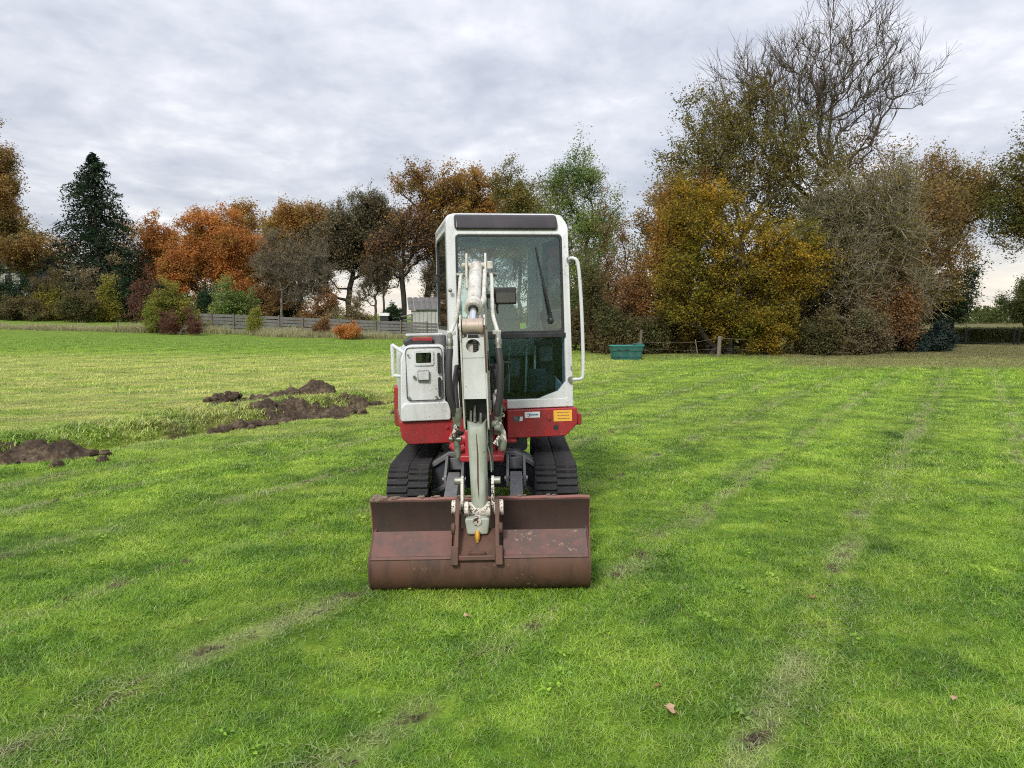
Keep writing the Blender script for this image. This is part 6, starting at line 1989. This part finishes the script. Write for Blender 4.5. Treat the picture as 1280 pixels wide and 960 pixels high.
# ---- clipped hedge by the gate
def clipped_hedge(px0, px1, Y, hgt, label, seed):
    x0, x1 = ax(px0, Y), ax(px1, Y)
    r = np.random.RandomState(seed)
    xm = (x0 + x1) / 2
    root = empty('clipped_hedge', (xm, Y, h1(xm, Y)))
    hw = 0.45
    core = MB().box((0, 0, hgt * 0.47), (x1 - x0 - 0.2, hw * 1.5, hgt * 0.94)).build('core', BARK['dark'], root)
    n = int((x1 - x0) * 1500)
    f = r.rand(n)
    C_h = np.where(f[:, None] < 0.45, np.column_stack([r.rand(n) * (x1 - x0) - (x1 - x0) / 2, -hw + r.randn(n) * 0.04, r.rand(n) * hgt]),
                   np.column_stack([r.rand(n) * (x1 - x0) - (x1 - x0) / 2, (r.rand(n) * 2 - 1) * hw, hgt + r.randn(n) * 0.035]))
    bk_ = r.rand(n) < 0.2
    C_h[bk_, 1] = hw
    C_h[bk_, 2] = r.rand(bk_.sum()) * hgt
    V, Q, rv = leaves_np(r, C_h, 0.12, 0.5 + 0.9 * fbm(C_h[:, 0] * 0.7, C_h[:, 2] * 2, 2), 0.3)
    cr = link_mesh('foliage', np_mesh('foliage', V, Q, None, rv), LEAF['hedge'], root)
    cr['kind'] = 'stuff'
    return tag(root, label, 'hedge')


clipped_hedge(1185, 1420, 49.0, 0.92, 'low clipped green hedge behind the metal gate at the right', 300)

# ---- dark metal gate and rails in front of the hedge
gt = empty('field_gate', (ax(1240, 47), 47.0, h1(ax(1240, 47), 47)))
xa, xb = ax(1208, 47) - ax(1240, 47), ax(1268, 47) - ax(1240, 47)
for x_ in (xa, xb, xb + 0.28, ax(1330, 47) - ax(1240, 47)):
    MB().cyl((x_, 0, -0.05), (x_, 0, 1.02), 0.055, 12).build('gate_post', MAT['dark_metal'], gt)
for zr in (0.16, 0.98):
    MB().cyl((xa, 0, zr), (xb, 0, zr), 0.018, 8).build('gate_rail', MAT['dark_metal'], gt)
    MB().cyl((xb + 0.28, 0, zr), (ax(1330, 47) - ax(1240, 47), 0, zr), 0.018, 8).build('gate_rail', MAT['dark_metal'], gt)
for k in range(1, 5):
    t = k / 5
    MB().cyl((xa + (xb - xa) * t, 0, 0.16), (xa + (xb - xa) * t, 0, 0.98), 0.006, 6).build('gate_bar', MAT['dark_metal'], gt)
MB().cyl((ax(1115, 47) - ax(1240, 47), 0.05, 0.16), (xa, 0, 0.16), 0.015, 8).build('gate_rail', MAT['dark_metal'], gt)
tag(gt, 'dark metal field gate with round posts in front of the clipped hedge', 'gate')

# ---- green water tub
tx_, ty_ = ax(783, 30.0), 30.0
tub = empty('water_tub', (tx_, ty_, h1(tx_, ty_)), (0, 0, R(4)))


def loop(hw, hd, z, r_, n=6):
    return [(a, b, z) for (a, b) in fillet([(-hw, -hd), (hw, -hd), (hw, hd), (-hw, hd)], r_, n)]


def loft(loops, close=True):
    m3 = MB()
    k = len(loops[0])
    vv = [p_ for l_ in loops for p_ in l_]
    ff = [(i * k + j, i * k + (j + 1) % k, (i + 1) * k + (j + 1) % k, (i + 1) * k + j) for i in range(len(loops) - 1) for j in range(k)]
    if close:
        ff += [tuple(range(k - 1, -1, -1)), tuple((len(loops) - 1) * k + j for j in range(k))]
    m3.add(vv, ff)
    return m3


loft([loop(0.53, 0.32, 0.0, 0.10), loop(0.545, 0.335, 0.10, 0.11), loop(0.562, 0.352, 0.11, 0.11), loop(0.578, 0.365, 0.24, 0.11), loop(0.566, 0.352, 0.25, 0.11), loop(0.585, 0.37, 0.36, 0.11),
      loop(0.61, 0.395, 0.37, 0.12), loop(0.625, 0.41, 0.54, 0.12), loop(0.56, 0.345, 0.54, 0.12), loop(0.50, 0.29, 0.14, 0.1)]).build('tub_body', MAT['tub'], tub, angle=40)
MB().ring([(a, b) for a, b, _ in loop(0.655, 0.44, 0, 0.13)], [(a, b) for a, b, _ in loop(0.575, 0.36, 0, 0.12)], 'z', 0.535, 0.575).build('tub_rim', MAT['tub_light'], tub, bevel=0.012)
MB().prism(fillet([(0.33, -0.40), (0.645, -0.40), (0.645, 0.40), (0.33, 0.40)], 0.08), 'z', 0.57, 0.635).build('valve_cover', MAT['tub'], tub, bevel=0.015)
for xx in (-0.36, -0.05):
    MB().box((xx, -0.40, 0.40), (0.18, 0.02, 0.035)).build('moulded_recess', MAT['black'], tub, bevel=0.006)
MB().box((-0.36, -0.345, 0.105), (0.085, 0.03, 0.12)).build('drain_recess', MAT['black'], tub, bevel=0.01)
tag(tub, 'teal green plastic water tub standing before the hedge', 'tub')

# ---- posts and slack wire along the tree edge
wp = empty('wire_fence', (ax(899, 31.5), 31.5, h1(ax(899, 31.5), 31.5)))
MB().tube([(0, 0, -0.1), (0.015, 0, 0.45), (0.03, 0, 0.86)], [0.085, 0.08, 0.075], 10).build('post', MAT['post'], wp)
o2 = ax(803, 31.0) - ax(899, 31.5)
MB().tube([(o2, 0, -0.1), (o2 + 0.02, 0, 0.6), (o2 + 0.05, 0, 1.12)], [0.06, 0.05, 0.05], 10).build('post', MAT['post'], wp)
o3 = ax(872, 31.3) - ax(899, 31.5)
MB().tube([(o3 + 0.1, 0, -0.1), (o3 - 0.04, 0, 0.72)], 0.022, 8).build('stake', MAT['post'], wp)
MB().curve([(o2, 0, 0.62), (o2 * 0.6, 0, 0.58), (o3, 0, 0.62), (0.02, 0, 0.76), (1.2, 0, 0.70)], 0.006, 6).build('wire', MAT['post'], wp)
MB().curve([(o2, 0, 0.34), (o2 * 0.5, 0, 0.28), (o3, 0, 0.28), (0.02, 0, 0.34), (1.2, 0, 0.32)], 0.004, 6).build('wire', MAT['post'], wp)
tag(wp, 'weathered wooden post and slack wire fence along the tree edge', 'fence')
ip = MB()
xi = ax(148, 55)
ip.tube([(0, 0, -0.1), (0, 0, 1.25)], 0.032, 8)
ip.box((0, 0, 1.26), (0.08, 0.08, 0.02))
o = ip.build('fence_post', MAT['dark_metal'])
o.location = (xi, 55, h1(xi, 55))
tag(o, 'single thin dark metal post in the tall dead grass on the left', 'post')

# ---- board fence: posts with horizontal boards
P_a, P_b = np.array([ax(238, 60.0), 60.0]), np.array([ax(566, 54.0), 54.0])
bays = 11
bf = empty('board_fence', (P_a[0], P_a[1], h1(*P_a)))
z_org = h1(*P_a)
rr_ = random.Random(12)
bd_me = []
for k in range(bays):
    q0, q1 = P_a + (P_b - P_a) * k / bays, P_a + (P_b - P_a) * (k + 1) / bays
    z0, z1 = h1(*q0), h1(*q1)
    g0, g1 = 1.36 - 0.32 * k / bays, 1.36 - 0.32 * (k + 1) / bays
    MB().box((q0[0] - P_a[0], q0[1] - P_a[1] - 0.06, z0 - z_org + g0 / 2), (0.09, 0.09, g0 + 0.16)).build('fence_post', MAT['post'], bf)
    nbd = 5
    for j in range(nbd):
        a0, a1 = g0 * (j + 0.10) / nbd, g0 * (j + 0.90) / nbd
        b0, b1 = g1 * (j + 0.10) / nbd, g1 * (j + 0.90) / nbd
        e0, e1 = rr_.uniform(-0.02, 0.02), rr_.uniform(-0.02, 0.02)
        yb_ = 0.012 * rr_.uniform(-1, 1)
        X0, Y0 = q0 - P_a
        X1, Y1 = q1 - P_a
        lo0, hi0 = z0 - z_org + a0 + e0, z0 - z_org + a1 + e0
        lo1, hi1 = z1 - z_org + b0 + e1, z1 - z_org + b1 + e1
        vv = [(X0 + 0.02, Y0 + yb_, lo0), (X1 - 0.02, Y1 + yb_, lo1), (X1 - 0.02, Y1 + yb_, hi1), (X0 + 0.02, Y0 + yb_, hi0)]
        vv += [(a, b + 0.03, c) for a, b, c in vv]
        MB().add(vv, [(0, 1, 2, 3), (7, 6, 5, 4), (0, 4, 5, 1), (1, 5, 6, 2), (2, 6, 7, 3), (3, 7, 4, 0)]).build('fence_board', MAT['board'], bf)
tag(bf, 'long weathered grey fence of horizontal boards left of the digger', 'fence')

# ---- pale shed with corrugated roof, white box, stacked rails
Ys = 60.0
sx0, sx1 = ax(514, Ys), ax(575, Ys)
zs = h1((sx0 + sx1) / 2, Ys)
sh = empty('garden_shed', ((sx0 + sx1) / 2, Ys, zs))
hw = (sx1 - sx0) / 2
wl_h = zt(388, Ys) - zs
npan = 12
for k in range(npan):
    a, b = -hw + 2 * hw * k / npan, -hw + 2 * hw * (k + 1) / npan
    MB().box(((a + b) / 2, 0 + 0.012 * (k % 2), wl_h / 2), ((b - a) * 0.93, 0.04, wl_h)).build('wall_board', MAT['wall_pale'], sh)
MB().box((-hw + 0.03, 1.5, wl_h / 2), (0.05, 2.9, wl_h)).build('side_wall', MAT['wall_pale'], sh)
MB().box((hw - 0.03, 1.5, wl_h / 2), (0.05, 2.9, wl_h)).build('side_wall', MAT['wall_pale'], sh)
MB().box((0, 3.0, wl_h / 2 + 0.4), (2 * hw, 0.05, wl_h + 0.8)).build('back_wall', MAT['wall_pale'], sh)
rz1 = zt(373, Ys + 3) - zs
for k in range(9):
    a, b = -hw - 0.15 + (2 * hw + 0.3) * k / 9, -hw - 0.15 + (2 * hw + 0.3) * (k + 1) / 9
    m3 = MB()
    zf, zk = wl_h + 0.03, max(rz1, wl_h + 0.9)
    sft = -0.55
    m3.add([(a, -0.2, zf), (b - 0.02, -0.2, zf), (b - 0.02 + sft, 3.1, zk), (a + sft, 3.1, zk), (a, -0.2, zf + 0.04), ((a + b) / 2, -0.2, zf + 0.09), (b - 0.02, -0.2, zf + 0.04), (b - 0.02 + sft, 3.1, zk + 0.04), ((a + b) / 2 + sft, 3.1, zk + 0.09), (a + sft, 3.1, zk + 0.04)],
           [(0, 3, 2, 1), (0, 1, 6, 5, 4), (4, 5, 8, 9), (5, 6, 7, 8), (3, 9, 8, 7, 2), (0, 4, 9, 3), (1, 2, 7, 6)])
    m3.build('roof_sheet', MAT['board'], sh, angle=20)
tag(sh, 'small pale boarded shed with ribbed roof left of the cab', 'shed')
xb_ = ax(481, 57.5)
wb = empty('white_bin', (xb_, 57.5, h1(xb_, 57.5)))
zz0 = zt(404, 57.5) - h1(xb_, 57.5)
MB().box((0, 0, (zt(395, 57.5) - h1(xb_, 57.5)) / 2), (0.62, 0.55, zt(395, 57.5) - h1(xb_, 57.5))).build('bin_body', MAT['dark_metal'], wb, bevel=0.03)
MB().prism(fillet([(-0.38, 0.0), (0.38, 0.0), (0.34, 0.22), (-0.26, 0.22)], 0.03), 'y', -0.32, 0.32).warp(lambda p: Vector((p.x, p.y, p.z + zt(395, 57.5) - h1(xb_, 57.5) + 0.003))).build('bin_lid', MAT['house_white'], wb)
tag(wb, 'small white lidded box standing behind the fence', 'box')
xr_ = ax(503, 58.0)
rk = empty('stacked_rails', (xr_, 58.0, h1(xr_, 58.0)))
for k in range(5):
    MB().box((0, 0.0, 0.25 + 0.30 * k), (1.5, 0.10, 0.10), (0, R(-3 - 2 * k), 0)).build('rail', MAT['board'], rk)
for s in (-0.72, 0.72):
    MB().box((s, 0.11, 0.78), (0.09, 0.09, 1.7)).build('upright', MAT['post'], rk)
tag(rk, 'rack of weathered rails between the white box and the shed', 'rack')

# ---- house behind the trees at the left edge
Yh = 76.0
hx = ax(6, Yh)
zh = h1(hx, Yh)
hs = empty('white_house', (hx, Yh, zh))
ev = zt(337, Yh) - zh
MB().box((0, 2.0, ev / 2), (6.4, 4.0, ev)).build('wall', MAT['wall_pale'], hs)
MB().box((0, -0.16, ev + 0.10), (7.0, 0.25, 0.22)).build('fascia', MAT['house_white'], hs)
MB().prism([(-0.4, ev + 0.24), (4.4, ev + 0.24), (2.0, ev + 1.2)], 'x', -3.5, 3.5).build('roof', MAT['roof_dark'], hs)
for k in range(4):
    xw = -2.3 + 1.5 * k
    f_ = MB().ring(rrect(xw - 0.45, xw + 0.45, ev - 1.9, ev - 0.5, 0.02), rrect(xw - 0.38, xw + 0.38, ev - 1.83, ev - 0.57, 0.02), 'y', -0.05, 0.02).build('window', MAT['house_white'], hs)
    MB().box((xw, -0.008, ev - 1.2), (0.78, 0.012, 1.28)).build('pane', MAT['window_dark'], f_)
tag(hs, 'low house with white eaves hidden behind bushes at the left edge', 'house')
